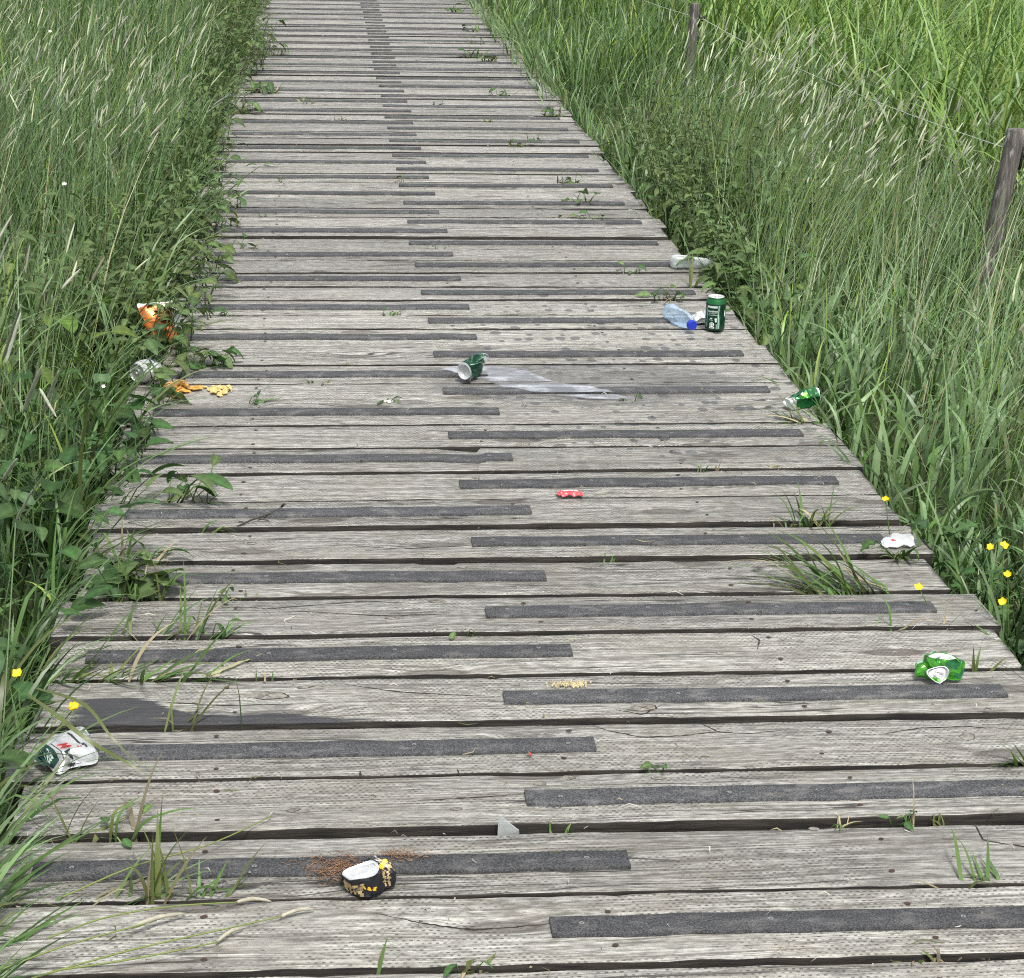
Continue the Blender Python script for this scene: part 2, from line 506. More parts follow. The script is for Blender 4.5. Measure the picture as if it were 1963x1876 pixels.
# ------------------------------------------------------------------ ground
n = 61
gx = np.linspace(-1, 1, n); gx = np.sign(gx)*np.abs(gx)**3*220
GX, GY = np.meshgrid(gx, gx+8)
GZ = np.full_like(GX, GROUND_Z) + .02*np.sin(GX*1.7)*np.cos(GY*1.3)
tag(mesh('ground', np.stack([GX, GY, GZ], -1).reshape(-1, 3), grid_quads(n, n), mats=[MAT['soil']]), kind='structure')

# ------------------------------------------------------------------ boardwalk
GAPS = [(2.4473, -.0187), (2.6485, -.0186), (2.8574, -.0131), (3.0593, -.0114), (3.2645, -.0157), (3.4731, -.0156), (3.6745, -.0114),
        (3.8819, -.0157), (4.0972, -.0143), (4.3099, -.0055), (4.5088, .0031), (4.7134, .0021), (4.9248, -.0074), (5.1278, -.001),
        (5.3356, -.003), (5.5337, -.0051), (5.7321, .0008), (5.9521, -.0094), (6.1612, -.01), (6.364, .003), (6.5745, .0022),
        (6.7833, -.0065), (6.9917, .0067), (7.1966, .0054), (7.4029, .0001), (7.6125, -.0069), (7.8019, -.0037), (8.0034, -.0052)]
GW = {0: (.013, .016), 1: (.008, .008), 2: (.020, .033), 3: (.007, .011), 4: (.014, .019), 5: (.016, .015), 6: (.010, .007), 7: (.017, .021),
      8: (.011, .021), 9: (.010, .022), 10: (.006, .009), 11: (.014, .016), 12: (.010, .010), 13: (.013, .009), 14: (.009, .007)}
gaps = {}
for k in range(len(GAPS)): gaps[k] = GAPS[k]
for k in range(-1, -4, -1): gaps[k] = (GAPS[0][0] + .205*k, -.014)
yy = GAPS[-1][0]
for k in range(len(GAPS), 92):
    yy += .2066 + rnd.uniform(-.004, .004); gaps[k] = (yy, rnd.uniform(-.007, .005))
for k in gaps:
    if k not in GW:
        w = rnd.choice([.010, .012, .014, .017, .021]); GW[k] = (w*rnd.uniform(.7, 1.2), w*rnd.uniform(.7, 1.3))
XL, XR, XC = -.548, 1.400, .43
# chips broken out of plank back edges: plank index -> (x0, x1, depth at x0, depth at x1)
CHIPS = {11: [(.30, .41, .004, .040)], 7: [(.20, .29, .008, .010)], 4: [(.30, .33, .0, .006)]}


def gap_y(k, x): return gaps[k][0] + gaps[k][1]*(x-XC)
def gap_w(k, x): return (.002 if k < 8 else .004) + GW[k][0] + (GW[k][1]-GW[k][0])*(x-XL)/(XR-XL)


def smooth_noise(nn, step, amp, seed):
    q = np.random.RandomState(seed); c = q.uniform(-amp, amp, nn//step+3)
    return np.interp(np.arange(nn)/step, np.arange(len(c)), c)


boardwalk = empty('boardwalk', (XC, 2.4, 0))
tag(boardwalk, 'long boardwalk of weathered grey planks with dark anti-slip strips running up through tall grass', 'boardwalk', kind='structure')
PLANK_TOP = {}


# long drying splits and large knots of the nearest boards
SPLITS = [[(1125, 1385), (1165, 1400), (1230, 1413), (1300, 1410), (1370, 1402), (1440, 1406), (1500, 1400)], [(1345, 1385), (1375, 1400), (1392, 1404)], [(1690, 1408), (1760, 1395), (1850, 1392), (1962, 1399)],
          [(720, 1754), (800, 1770), (860, 1779), (910, 1784), (990, 1778), (1053, 1772)], [(800, 1536), (900, 1531), (1000, 1523)], [(660, 1312), (760, 1326), (860, 1331), (960, 1335)],
          [(1868, 1580), (1885, 1612), (2100, 1645)], [(380, 1163), (520, 1167), (700, 1153), (800, 1160)], [(560, 1172), (720, 1182), (900, 1180)], [(1440, 1218), (1456, 1228), (1452, 1245)], [(300, 1345), (420, 1352), (560, 1350)],
          [(690, 1478), (692, 1492)], [(876, 1474), (882, 1490)], [(700, 1056), (820, 1050), (900, 1046)], [(1390, 1102), (1520, 1108)], [(1180, 1362), (1232, 1372), (1268, 1352)]]
KNOTS = [(512, 1333, .042, .017), (596, 1318, .024, .009), (1232, 1358, .030, .014), (572, 1556, .020, .009), (875, 1553, .012, .006), (985, 1312, .012, .006), (1090, 1490, .012, .008), (838, 1155, .020, .008), (756, 1187, .018, .007),
         (1855, 1412, .014, .016), (1008, 1024, .012, .006), (912, 917, .010, .005), (910, 903, .010, .005), (886, 1086, .011, .006), (1035, 1502, .013, .006), (1560, 1590, .010, .006), (1262, 1492, .012, .006), (1380, 1253, .008, .007), (480, 1040, .018, .008), (705, 1232, .012, .005)]
SPLITS_W = [[gp(*p) for p in c] for c in SPLITS]
KNOTS_W = [(gp(a, b), r1, r2) for a, b, r1, r2 in KNOTS]


def make_plank(k):
    q = random.Random(900+k)
    nx = 150 if k < 12 else (90 if k < 30 else 40)
    xl = XL + q.uniform(-.02, .02); xr = XR + q.uniform(-.018, .018)
    if k in (6, 5): xr += .01
    xs = np.linspace(xl, xr, nx)
    front = gap_y(k, xs) + .5*gap_w(k, xs)
    back = gap_y(k+1, xs) - .5*gap_w(k+1, xs)
    st = max(1, int(nx/1.94*.03))
    front = front + smooth_noise(nx, st*2, .0022, 3*k+1000) + smooth_noise(nx, st, .001, 3*k+4000)
    back = back + smooth_noise(nx, st*2, .0022, 3*k+1001) + smooth_noise(nx, st, .001, 3*k+4001)
    for x0, x1, d0, d1 in CHIPS.get(k, []):
        inn = (xs >= x0) & (xs <= x1)
        back[inn] -= d0 + (d1-d0)*(xs[inn]-x0)/(x1-x0)
    zt = q.uniform(-.003, .003); tilt = q.uniform(-.0025, .0025); cup = q.uniform(-.0015, .002)
    if k < 4: zt *= .5
    th = .046
    er = .0026
    prof = []      # (t across 0 front..1 back, dy, z)
    for t, dy, dz in ((0, 0, -th), (0, 0, -th*.5), (0, 0, -er), (0, er*.35, -er*.35), (0, er, 0), (.2, 0, 0), (.4, 0, 0), (.6, 0, 0), (.8, 0, 0), (1, -er, 0), (1, -er*.35, -er*.35), (1, 0, -er), (1, 0, -th*.5), (1, 0, -th)):
        prof.append((t, dy, dz))
    rows = []
    wob = smooth_noise(nx, st*6, .0012, 3*k+7000)
    for t, dy, dz in prof:
        y = front + (back-front)*t + dy
        z = dz + (zt + tilt*(t-.5)*2 + cup*(4*(t-.5)**2) + wob if dz > -th*.9 else zt)
        rows.append(np.stack([xs, y, np.broadcast_to(z, xs.shape)], -1))
    Vv = np.array(rows)                          # profile x nx
    npf = len(prof)
    ends = np.random.RandomState(k+50).uniform(-.003, .003, (npf, 2)); Vv[:, 0, 0] += ends[:, 0]; Vv[:, -1, 0] += ends[:, 1]
    V = Vv.reshape(-1, 3)
    Q = list(grid_quads(npf, nx))
    Q = [tuple(a) for a in Q]
    T = []
    for e in (0, nx-1):                          # end caps as quads between front and back halves
        for i in range(npf//2-1):
            a, b_, c_, d_ = i*nx+e, (i+1)*nx+e, (npf-2-i)*nx+e, (npf-1-i)*nx+e
            Q.append((a, b_, c_, d_) if e == 0 else (d_, c_, b_, a))
    Q.append(tuple([0, nx-1, (npf-1)*nx+nx-1, (npf-1)*nx]))
    mb = MB()
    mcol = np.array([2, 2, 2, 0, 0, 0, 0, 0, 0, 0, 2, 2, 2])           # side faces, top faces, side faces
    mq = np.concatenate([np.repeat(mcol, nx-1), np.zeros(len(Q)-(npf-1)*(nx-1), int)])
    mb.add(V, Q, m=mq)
    # nail heads at the joist lines
    if k < 34:
        for jx in (-.197, .915) if k % 3 else (-.197, .915, .44):
            for f in (.22, .78):
                px = jx + q.uniform(-.02, .02)
                py = np.interp(px, xs, front)*(1-f) + np.interp(px, xs, back)*f + q.uniform(-.012, .012)
                a = np.arange(8)/8*2*math.pi; rr = q.uniform(.0035, .0052)
                C = np.stack([px+rr*1.25*np.cos(a), py+rr*np.sin(a), np.full(8, zt+.0022)], -1)
                mb.add(np.concatenate([C, [[px, py, zt+.0026]]]), T=[(i, (i+1) % 8, 8) for i in range(8)], m=1)
    def ztop(px, py):
        t = np.clip((py-np.interp(px, xs, front))/(np.interp(px, xs, back)-np.interp(px, xs, front)), 0, 1)
        return zt + tilt*(t-.5)*2 + cup*(4*(t-.5)**2) + np.interp(px, xs, wob)
    for c in SPLITS_W:
        c = np.array(c); ym = c[len(c)//2]
        if not (gap_y(k, ym[0]) < ym[1] < gap_y(k+1, ym[0])): continue
        m2 = 6*len(c); tt = np.linspace(0, len(c)-1, m2)
        X = np.interp(tt, range(len(c)), c[:, 0]); Y = np.interp(tt, range(len(c)), c[:, 1])+np.array([q.uniform(-.0012, .0012) for _ in tt])
        hw2 = (.0005+.0013*np.sin(np.linspace(0, math.pi, m2)))*np.array([q.uniform(.4, 1.4) for _ in tt])
        D = np.stack([np.gradient(X), np.gradient(Y)], -1); D /= np.linalg.norm(D, axis=1)[:, None]+1e-9
        Lx, Ly = X-D[:, 1]*hw2, Y+D[:, 0]*hw2; Rx, Ry = X+D[:, 1]*hw2, Y-D[:, 0]*hw2
        P = np.stack([np.stack([Lx, Ly, ztop(Lx, Ly)+.0007], -1), np.stack([Rx, Ry, ztop(Rx, Ry)+.0007], -1)], 1).reshape(-1, 3)
        mb.add(P, [(2*i+1, 2*i+3, 2*i+2, 2*i) for i in range(m2-1)], m=2)
    for c, r1, r2 in KNOTS_W:
        if not (gap_y(k, c[0])+.01 < c[1] < gap_y(k+1, c[0])-.01): continue
        na2 = 26; a = np.arange(na2)/na2*2*math.pi; jr = 1+.12*np.sin(2*a+q.uniform(0, 6))+.07*np.sin(5*a+q.uniform(0, 6))
        rg = []
        for f in (1.0, .90, .86, .5, .05):
            X = c[0]+r1*f*jr*np.cos(a); Y = c[1]+r2*f*jr*np.sin(a)
            rg.append(np.stack([X, Y, ztop(X, Y)+.0009-.0002*f], -1))
        rq = grid_quads(5, na2, True)[:, ::-1]
        sel = np.repeat(np.array([2, 3, 3, 3]), na2); sel[:na2][(np.arange(na2)+int(q.uniform(0, 26))) % 26 < 9] = 3
        mb.add(np.array(rg).reshape(-1, 3), rq, m=sel)
        if r1 > .017:
            for _ in range(2):
                b0 = q.uniform(0, 6.28); L_ = r1*.6
                X = np.array([c[0]-L_*math.cos(b0)*.6, c[0], c[0]+L_*math.cos(b0)]); Y = np.array([c[1]-r2*.5*math.sin(b0), c[1]+.001, c[1]+r2*.6*math.sin(b0)])
                P = np.concatenate([np.stack([X, Y-.0006, ztop(X, Y)+.0016], -1), np.stack([X, Y+.0006, ztop(X, Y)+.0016], -1)])
                mb.add(P, [(0, 1, 4, 3), (1, 2, 5, 4)], m=2)
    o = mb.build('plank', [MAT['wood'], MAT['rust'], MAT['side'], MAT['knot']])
    cx = np.array([XC, (gaps[k][0]+gaps[k+1][0])/2, 0])
    o.data.transform(Matrix.Translation(-Vector(cx)))
    o.parent = boardwalk
    o.location = Vector(cx) - boardwalk.location
    # anti-slip strip, alternately on the left and on the right
    if k % 2 == 0: s0, s1 = .339 + q.uniform(-.006, .006), 1.315 + q.uniform(-.008, .012)
    else: s0, s1 = -.472 + q.uniform(-.012, .012), .4917 + q.uniform(-.006, .006)
    ns = 44 if k < 30 else 16
    sx = np.linspace(s0, s1, ns)
    fr = np.interp(sx, xs, front); bk = np.interp(sx, xs, back)
    sl = q.uniform(-.002, .002)
    yc = fr*.5 + bk*.5 + .002 + sl*(sx-XC) + q.uniform(-.006, .006)
    hw = .0255
    e = q.uniform(-.0012, .0012, ) if False else 0
    wv = smooth_noise(ns, 3, .0012, k+333)
    zb = zt + .002
    prof2 = [(-hw, -.002), (-hw, .0046), (-hw+.0014, .0056), (0, .0058), (hw-.0014, .0056), (hw, .0046), (hw, -.002)]
    rows = []
    for dy, dz in prof2:
        rows.append(np.stack([sx, yc+dy+(wv if dy < 0 else -wv*.4), zb+dz+np.interp(sx, xs, wob)], -1))
    SV = np.array(rows)
    mb2 = MB()
    SQ = [tuple(a) for a in grid_quads(len(prof2), ns)]
    m_ = len(prof2)
    for e2 in (0, ns-1):
        for i in range(m_//2):
            if i < m_-2-i:
                a, b_, c_, d_ = i*ns+e2, (i+1)*ns+e2, (m_-2-i)*ns+e2, (m_-1-i)*ns+e2
                if b_ == c_: continue
                SQ.append((a, b_, c_, d_) if e2 == 0 else (d_, c_, b_, a))
    mb2.add(SV.reshape(-1, 3), SQ)
    if k < 44:
        nsc = 4
        for i in range(nsc):
            px = s0 + .06 + (s1-s0-.12)*i/(nsc-1) + q.uniform(-.02, .02)
            py = np.interp(px, sx, yc) + q.uniform(-.006, .006)
            zz = zb + .0058 + np.interp(px, xs, wob)
            a = np.arange(10)/10*2*math.pi; rr = .0042
            ring = np.stack([px+rr*np.cos(a), py+rr*np.sin(a), np.full(10, zz+.0006)], -1)
            inner = np.stack([px+rr*.5*np.cos(a), py+rr*.5*np.sin(a), np.full(10, zz+.0004)], -1)
            mb2.add(np.concatenate([ring, inner]), Q=[(j, (j+1) % 10, 10+(j+1) % 10, 10+j) for j in range(10)], m=1)
    s = mb2.build('grip_strip', [MAT['strip'], MAT['screw']])
    s.data.transform(Matrix.Translation(-Vector(cx)))
    s.parent = o
    PLANK_TOP[k] = zt


for k in range(-3, 91): make_plank(k)
for jx in (-.32, .43, 1.17):
    mb = MB()
    y0, y1 = 1.9, gaps[90][0]
    x0, x1 = jx-.035, jx+.035
    z0, z1 = -.16, -.051
    mb.add([(x0, y0, z0), (x1, y0, z0), (x1, y1, z0), (x0, y1, z0), (x0, y0, z1), (x1, y0, z1), (x1, y1, z1), (x0, y1, z1)],
           [(0, 3, 2, 1), (4, 5, 6, 7), (0, 1, 5, 4), (1, 2, 6, 5), (2, 3, 7, 6), (3, 0, 4, 7)])
    o = mb.build('joist', [MAT['wood']], smooth=False)
    o.parent = boardwalk; o.matrix_parent_inverse = Matrix.Translation(-boardwalk.location)

# ------------------------------------------------------------------ grass
def blades(P, h, w, az, tilt, bend, col, seg=6, kink=None, twist=None, q=rs):
    """Flat tapering blades. P (n,3); the rest per blade. Returns V, Q, C."""
    n = len(P)
    h, w, az, tilt, bend = [np.broadcast_to(np.asarray(a, float), (n,)) for a in (h, w, az, tilt, bend)]
    t = np.linspace(0, 1, seg+1)
    th = tilt[:, None] + bend[:, None]*t[None, :]**1.6
    if kink is not None:
        kt, ka = kink
        th = th + ka[:, None]*(t[None, :] > kt[:, None])
    step = (h/seg)[:, None]
    dx = np.sin(th)*step; dz = np.cos(th)*step
    r = np.concatenate([np.zeros((n, 1)), np.cumsum(.5*(dx[:, 1:]+dx[:, :-1]), 1)], 1)
    z = np.concatenate([np.zeros((n, 1)), np.cumsum(.5*(dz[:, 1:]+dz[:, :-1]), 1)], 1)
    wig = (q.uniform(-1, 1, (n, 1))*np.sin(t[None]*3.1*q.uniform(.5, 1.5, (n, 1))))*h[:, None]*.03
    ca, sa = np.cos(az)[:, None], np.sin(az)[:, None]
    cx = P[:, 0:1] + r*ca - wig*sa; cy = P[:, 1:2] + r*sa + wig*ca; cz = P[:, 2:3] + z
    tw = q.uniform(-.9, .9, n) if twist is None else twist
    tt = tw[:, None]*(.4+1.0*t[None, :])
    ux, uy = -np.sin(az[:, None]+tt), np.cos(az[:, None]+tt)
    prof = np.clip(np.minimum(.55+1.6*t, 1)*(1-t**2.6), .03, 1)
    hw = .5*w[:, None]*prof[None]
    uz = .25*np.sin(tt)
    L = np.stack([cx-hw*ux, cy-hw*uy, cz-hw*uz], -1); Rr = np.stack([cx+hw*ux, cy+hw*uy, cz+hw*uz], -1)
    V = np.stack([L, Rr], 2).reshape(-1, 3)               # n,(seg+1),2
    base = (np.arange(n)*(seg+1)*2)[:, None] + (np.arange(seg)*2)[None, :]
    Q = np.stack([base, base+1, base+3, base+2], -1).reshape(-1, 4)
    C = np.repeat(col, (seg+1)*2, 0)
    return V, Q, C, np.stack([cx, cy, cz], -1)


def heads(P, h, az, tilt, bend, hl, hr, col, scol, seg=7, sides=5, q=rs):
    """Flowering stalks: a thin stem that carries a narrow furry spike."""
    n = len(P)
    t = np.linspace(0, 1, seg+1)
    th = tilt[:, None] + bend[:, None]*t[None]**2
    step = (h/seg)[:, None]
    dx = np.sin(th)*step; dz = np.cos(th)*step
    r = np.concatenate([np.zeros((n, 1)), np.cumsum(dx[:, 1:], 1)], 1); z = np.concatenate([np.zeros((n, 1)), np.cumsum(dz[:, 1:], 1)], 1)
    ca, sa = np.cos(az)[:, None], np.sin(az)[:, None]
    cen = np.stack([P[:, 0:1]+r*ca, P[:, 1:2]+r*sa, P[:, 2:3]+z], -1)
    D = np.stack([np.sin(th[:, -1])*np.cos(az), np.sin(th[:, -1])*np.sin(az), np.cos(th[:, -1])], -1)
    D2 = D.copy(); D2[:, 2] -= .12; D2 /= np.linalg.norm(D2, axis=1)[:, None]
    s = np.array([.03, .18, .4, .62, .85, 1.0])
    hp = cen[:, -1][:, None] + (D[:, None]*(1-s[None, :, None]*.5)+D2[:, None]*s[None, :, None]*.5)*(hl[:, None]*s[None])[..., None]
    allc = np.concatenate([cen, hp], 1)
    rad = np.concatenate([np.full((n, seg+1), .0011)*np.linspace(1.3, .8, seg+1)[None], hr[:, None]*np.array([.55, .95, 1, .9, .65, .12])[None]], 1)
    m = allc.shape[1]
    DD = np.gradient(allc, axis=1); DD /= np.linalg.norm(DD, axis=2)[..., None]+1e-12
    U = np.cross(DD, np.array([.3, .8, .1])); U /= np.linalg.norm(U, axis=2)[..., None]+1e-12
    Wv = np.cross(DD, U)
    a = np.arange(sides)/sides*2*math.pi
    jit = 1 + q.uniform(-.18, .18, (n, m, sides)); jit[:, :seg+1] = 1
    V = allc[:, :, None] + (rad[..., None]*jit)[..., None]*(np.cos(a)[None, None, :, None]*U[:, :, None]+np.sin(a)[None, None, :, None]*Wv[:, :, None])
    V = V.reshape(-1, 3)
    q0 = grid_quads(m, sides, True)
    Q = (np.arange(n)*m*sides)[:, None, None] + q0[None]
    C = np.concatenate([np.repeat(scol[:, None], seg+1, 1), np.repeat(col[:, None], m-seg-1, 1)], 1)
    C = np.repeat(C.reshape(-1, 3), sides, 0)
    return V, Q.reshape(-1, 4), C


G_MID = np.array([.078, .148, .036]); G_BLUE = np.array([.125, .202, .085]); G_YEL = np.array([.20, .29, .055])
G_DARK = np.array([.040, .085, .022]); G_DRY = np.array([.32, .28, .17]); G_OLIVE = np.array([.105, .130, .040])
H_PALE = np.array([.42, .45, .30]); H_GREY = np.array([.34, .35, .28]); H_GRN = np.array([.27, .34, .19])


def mixc(n, parts, q=rs):
    """Random colours per blade from weighted kinds with a little spread."""
    w = np.array([p[1] for p in parts]); w = w/w.sum()
    i = q.choice(len(parts), n, p=w)
    c = np.array([p[0] for p in parts])[i]
    return c*q.uniform(.62, 1.45, (n, 1))*q.uniform(.93, 1.07, (n, 3))


def scatter(n, side, y0, y1, wid, q=rs, power=1.0):
    """n random points beside the deck: side -1 left / +1 right, Y in [y0,y1], within wid(Y) of its edge."""
    y = q.uniform(y0, y1, n)
    wd = wid(y)
    keep = q.uniform(0, 1, n) < wd/wd.max()
    y, wd = y[keep], wd[keep]
    d = q.uniform(0, 1, len(y))**power*wd
    x = (-.575-d) if side < 0 else (1.425+d)
    return np.stack([x, y, np.full(len(y), GROUND_Z)], -1), d


def clump(P, size, q):
    """Pull points together into loose tufts."""
    g = np.round(P[:, :2]/size+q.uniform(-.3, .3, (len(P), 2)))*size
    o = P.copy(); o[:, :2] = P[:, :2]*.42 + g*.58
    return o


HAIR = MB()
SEED = MB()


def field(side, y0, y1, dens, wid, hgt, wdt, cols, lean, leansd, tilt, bend, seg=6, rise=.0, kinkp=.12, q=rs):
    yy_ = np.linspace(y0, y1, 50); area = np.trapz(wid(yy_), yy_)
    nmax = int(dens*area*(wid(yy_).max()*(y1-y0))/area)
    P, d = scatter(nmax, side, y0, y1, wid, q)
    P = clump(P, .11, q)
    P[:, 0] = np.minimum(P[:, 0], -.565) if side < 0 else np.maximum(P[:, 0], 1.415)
    n = len(P)
    f = np.clip(.55+rise*d, .4, 1)                         # shorter beside the deck
    patch = .85+.3*np.sin(P[:, 0]*2.3+1)*np.cos(P[:, 1]*1.7)
    h = q.uniform(*hgt, n)*f*patch
    fb = np.exp(-((P[:, 0]-2.25)/.62)**2)*(P[:, 1] < 13)*(side > 0)          # grazed lower along the fence
    h = h*(1-.30*fb)
    az = q.normal(lean, leansd, n)
    # close to the deck blades turn away from it more than over it
    kk = None
    kt = q.uniform(.35, .8, n); ka = np.where(q.uniform(0, 1, n) < kinkp, q.uniform(.5, 1.6, n), 0)
    V, Q, C, _ = blades(P, h, q.uniform(*wdt, n), az, np.abs(q.normal(tilt[0], tilt[1], n)), q.uniform(*bend, n), mixc(n, cols, q), seg, (kt, ka), q=q)
    HAIR.add(V, Q, C=C)
    return n


def stalks(side, y0, y1, dens, wid, hgt, lean, leansd, hl, hr, cols, scols, dmin=.0, q=rs):
    yy_ = np.linspace(y0, y1, 50); area = np.trapz(wid(yy_), yy_)
    nmax = int(dens*(wid(yy_).max()*(y1-y0)))
    P, d = scatter(nmax, side, y0, y1, wid, q)
    P = P[d > dmin]; n = len(P)
    if n == 0: return
    dens_patch = np.sin(P[:, 0]*1.9+.6)*np.sin(P[:, 1]*1.1+1.3) > -.35
    P = P[dens_patch]; n = len(P)
    V, Q, C = heads(P, q.uniform(*hgt, n), q.normal(lean, leansd, n), np.abs(q.normal(.12, .1, n)), q.uniform(.1, .75, n), q.uniform(*hl, n), q.uniform(*hr, n),
                    mixc(n, cols, q), mixc(n, scols, q), q=q)
    SEED.add(V, Q, C=C)


wl_near = lambda y: .50 + .16*y
wl = lambda y: .75 + .165*y
wr = lambda y: np.clip(.30 + .37*(y-2.6), .4, 8.5)
# left bank: short dense layer, darkened to paint low shade; then taller sparser blades
field(-1, 2.2, 4.6, 650, lambda y: .5+.1*y, (.20, .38), (.006, .011), [(G_MID, 5), (G_BLUE, 2), (G_DARK, 3)], R(20), 1.5, (.25, .2), (.4, 1.9), rise=.5, seg=7, kinkp=.25)
field(-1, 2.2, 5.6, 260, lambda y: .5+.1*y, (.36, .58), (.008, .014), [(G_MID, 3), (G_BLUE, 5), (G_YEL, .6)], R(20), 1.3, (.25, .2), (.4, 2.0), rise=.5, seg=9, kinkp=.25)
field(-1, 4.4, 8.5, 620, wl_near, (.22, .46), (.005, .010), [(G_MID, 6), (G_BLUE, 2), (G_DARK, 4)], R(40), 1.6, (.18, .16), (.1, 1.5), rise=.5, seg=6, kinkp=.2)
field(-1, 4.4, 8.5, 270, wl_near, (.50, .78), (.006, .012), [(G_MID, 4), (G_BLUE, 6), (G_YEL, .8)], R(40), 1.5, (.14, .12), (.1, 1.5), rise=.5, seg=8, kinkp=.2)
field(-1, 8.0, 13.5, 380, wl, (.30, .55), (.006, .011), [(G_MID, 6), (G_BLUE, 2), (G_DARK, 4)], R(30), 1.5, (.18, .16), (.1, 1.3), rise=.5, seg=5, kinkp=.2)
field(-1, 8.0, 13.5, 240, wl, (.58, .88), (.006, .012), [(G_MID, 5), (G_BLUE, 5), (G_YEL, .8), (G_DRY, .4)], R(30), 1.4, (.14, .12), (.1, 1.3), rise=.5, seg=7, kinkp=.2)
field(-1, 13.0, 24, 300, lambda y: .9+.17*y, (.55, .92), (.008, .014), [(G_MID, 5), (G_BLUE, 4), (G_DARK, 2), (G_YEL, .6), (G_DRY, .3)], R(30), 1.4, (.14, .14), (.1, 1.2), rise=.5, seg=6, kinkp=.2)
stalks(-1, 4.5, 9, 115, wl_near, (.54, .86), R(25), .7, (.05, .10), (.0024, .0040), [(H_PALE, 3), (H_GREY, 3), (H_GRN, 3)], [(G_BLUE, 2), (G_MID, 1)], dmin=.12)
stalks(-1, 8.5, 16, 62, wl, (.60, .95), R(25), .7, (.04, .10), (.0026, .0040), [(H_PALE, 3), (H_GREY, 3), (H_GRN, 4)], [(G_BLUE, 2), (G_YEL, 1)], dmin=.15)
stalks(-1, 15, 23, 26, lambda y: .9+.17*y, (.65, .98), R(25), .7, (.05, .10), (.003, .0046), [(H_PALE, 3), (H_GREY, 2), (H_GRN, 5)], [(G_BLUE, 2), (G_YEL, 1)])
# right bank: short layers again in greens darkened as painted shade
field(1, 2.6, 4.6, 600, wr, (.18, .36), (.006, .012), [(G_MID, 4), (G_BLUE, 2), (G_DARK, 4)], R(30), 2.2, (.3, .25), (.3, 1.8), rise=.8, seg=8, kinkp=.25)
field(1, 2.8, 4.6, 120, wr, (.30, .46), (.009, .016), [(G_MID, 2), (G_BLUE, 4)], R(60), 1.2, (.25, .2), (.3, 1.8), rise=.6, seg=9, kinkp=.3)
field(1, 4.0, 8.0, 560, wr, (.20, .42), (.004, .010), [(G_MID, 6), (G_BLUE, 2), (G_DARK, 4)], R(20), 2.6, (.42, .30), (.1, 1.6), rise=.5, seg=6, kinkp=.25)
field(1, 4.0, 7.6, 270, wr, (.34, .60), (.011, .021), [(G_BLUE*1.12, 5), (G_MID, 1.5)], R(50), 1.3, (.2, .16), (.2, 1.8), rise=.5, seg=9, kinkp=.35)
field(1, 5.5, 8.5, 190, wr, (.48, .74), (.004, .009), [(G_MID, 3), (G_BLUE, 5), (G_YEL, .8)], R(15), 1.2, (.32, .24), (.1, 1.2), rise=.4, seg=7, kinkp=.2)
field(1, 7.0, 10, 170, wr, (.38, .64), (.009, .016), [(G_BLUE, 4), (G_MID, 3)], R(50), 1.3, (.2, .16), (.3, 1.8), rise=.5, seg=8, kinkp=.3)
field(1, 7.5, 13.5, 340, wr, (.28, .52), (.006, .011), [(G_MID, 6), (G_BLUE, 2), (G_DARK, 4)], R(25), 2.6, (.30, .24), (.1, 1.4), rise=.4, seg=5, kinkp=.2)
field(1, 7.5, 13.5, 170, wr, (.55, .82), (.005, .010), [(G_MID, 4), (G_BLUE, 5), (G_YEL, 1.2)], R(25), 1.4, (.24, .18), (.1, 1.2), rise=.4, seg=7, kinkp=.2)
field(1, 13.0, 25, 240, wr, (.50, .9), (.008, .014), [(G_MID, 6), (G_BLUE, 2), (G_YEL, 1.6)], R(20), 1.3, (.15, .12), (.1, 1.3), rise=.4, seg=6, kinkp=.2)
stalks(1, 4.6, 7.6, 260, lambda y: np.clip(.35+.30*(y-4.0), .3, 1.3), (.46, .74), R(15), .5, (.03, .10), (.0026, .0044), [(H_PALE, 5), (H_GREY, 2), (H_GRN, 2)], [(G_YEL, 1), (G_BLUE, 2)], dmin=.25)
stalks(1, 7.4, 12, 130, lambda y: np.clip(.30+.14*(y-4), .4, 1.1), (.50, .76), R(15), .5, (.04, .10), (.0028, .0044), [(H_PALE, 5), (H_GREY, 2), (H_GRN, 3)], [(G_YEL, 1), (G_BLUE, 2)], dmin=.25)
# dead stems and last year's leaves among the green
for sd_, y0_, y1_, wd_ in ((-1, 4, 12, wl_near), (1, 4, 12, wr)):
    field(sd_, y0_, y1_, 40, wd_, (.25, .65), (.002, .006), [(G_DRY, 3), (G_DRY*np.array([.7, .62, .5]), 2)], R(20), 2.5, (.5, .4), (.2, 1.8), rise=.4, seg=6, kinkp=.5)
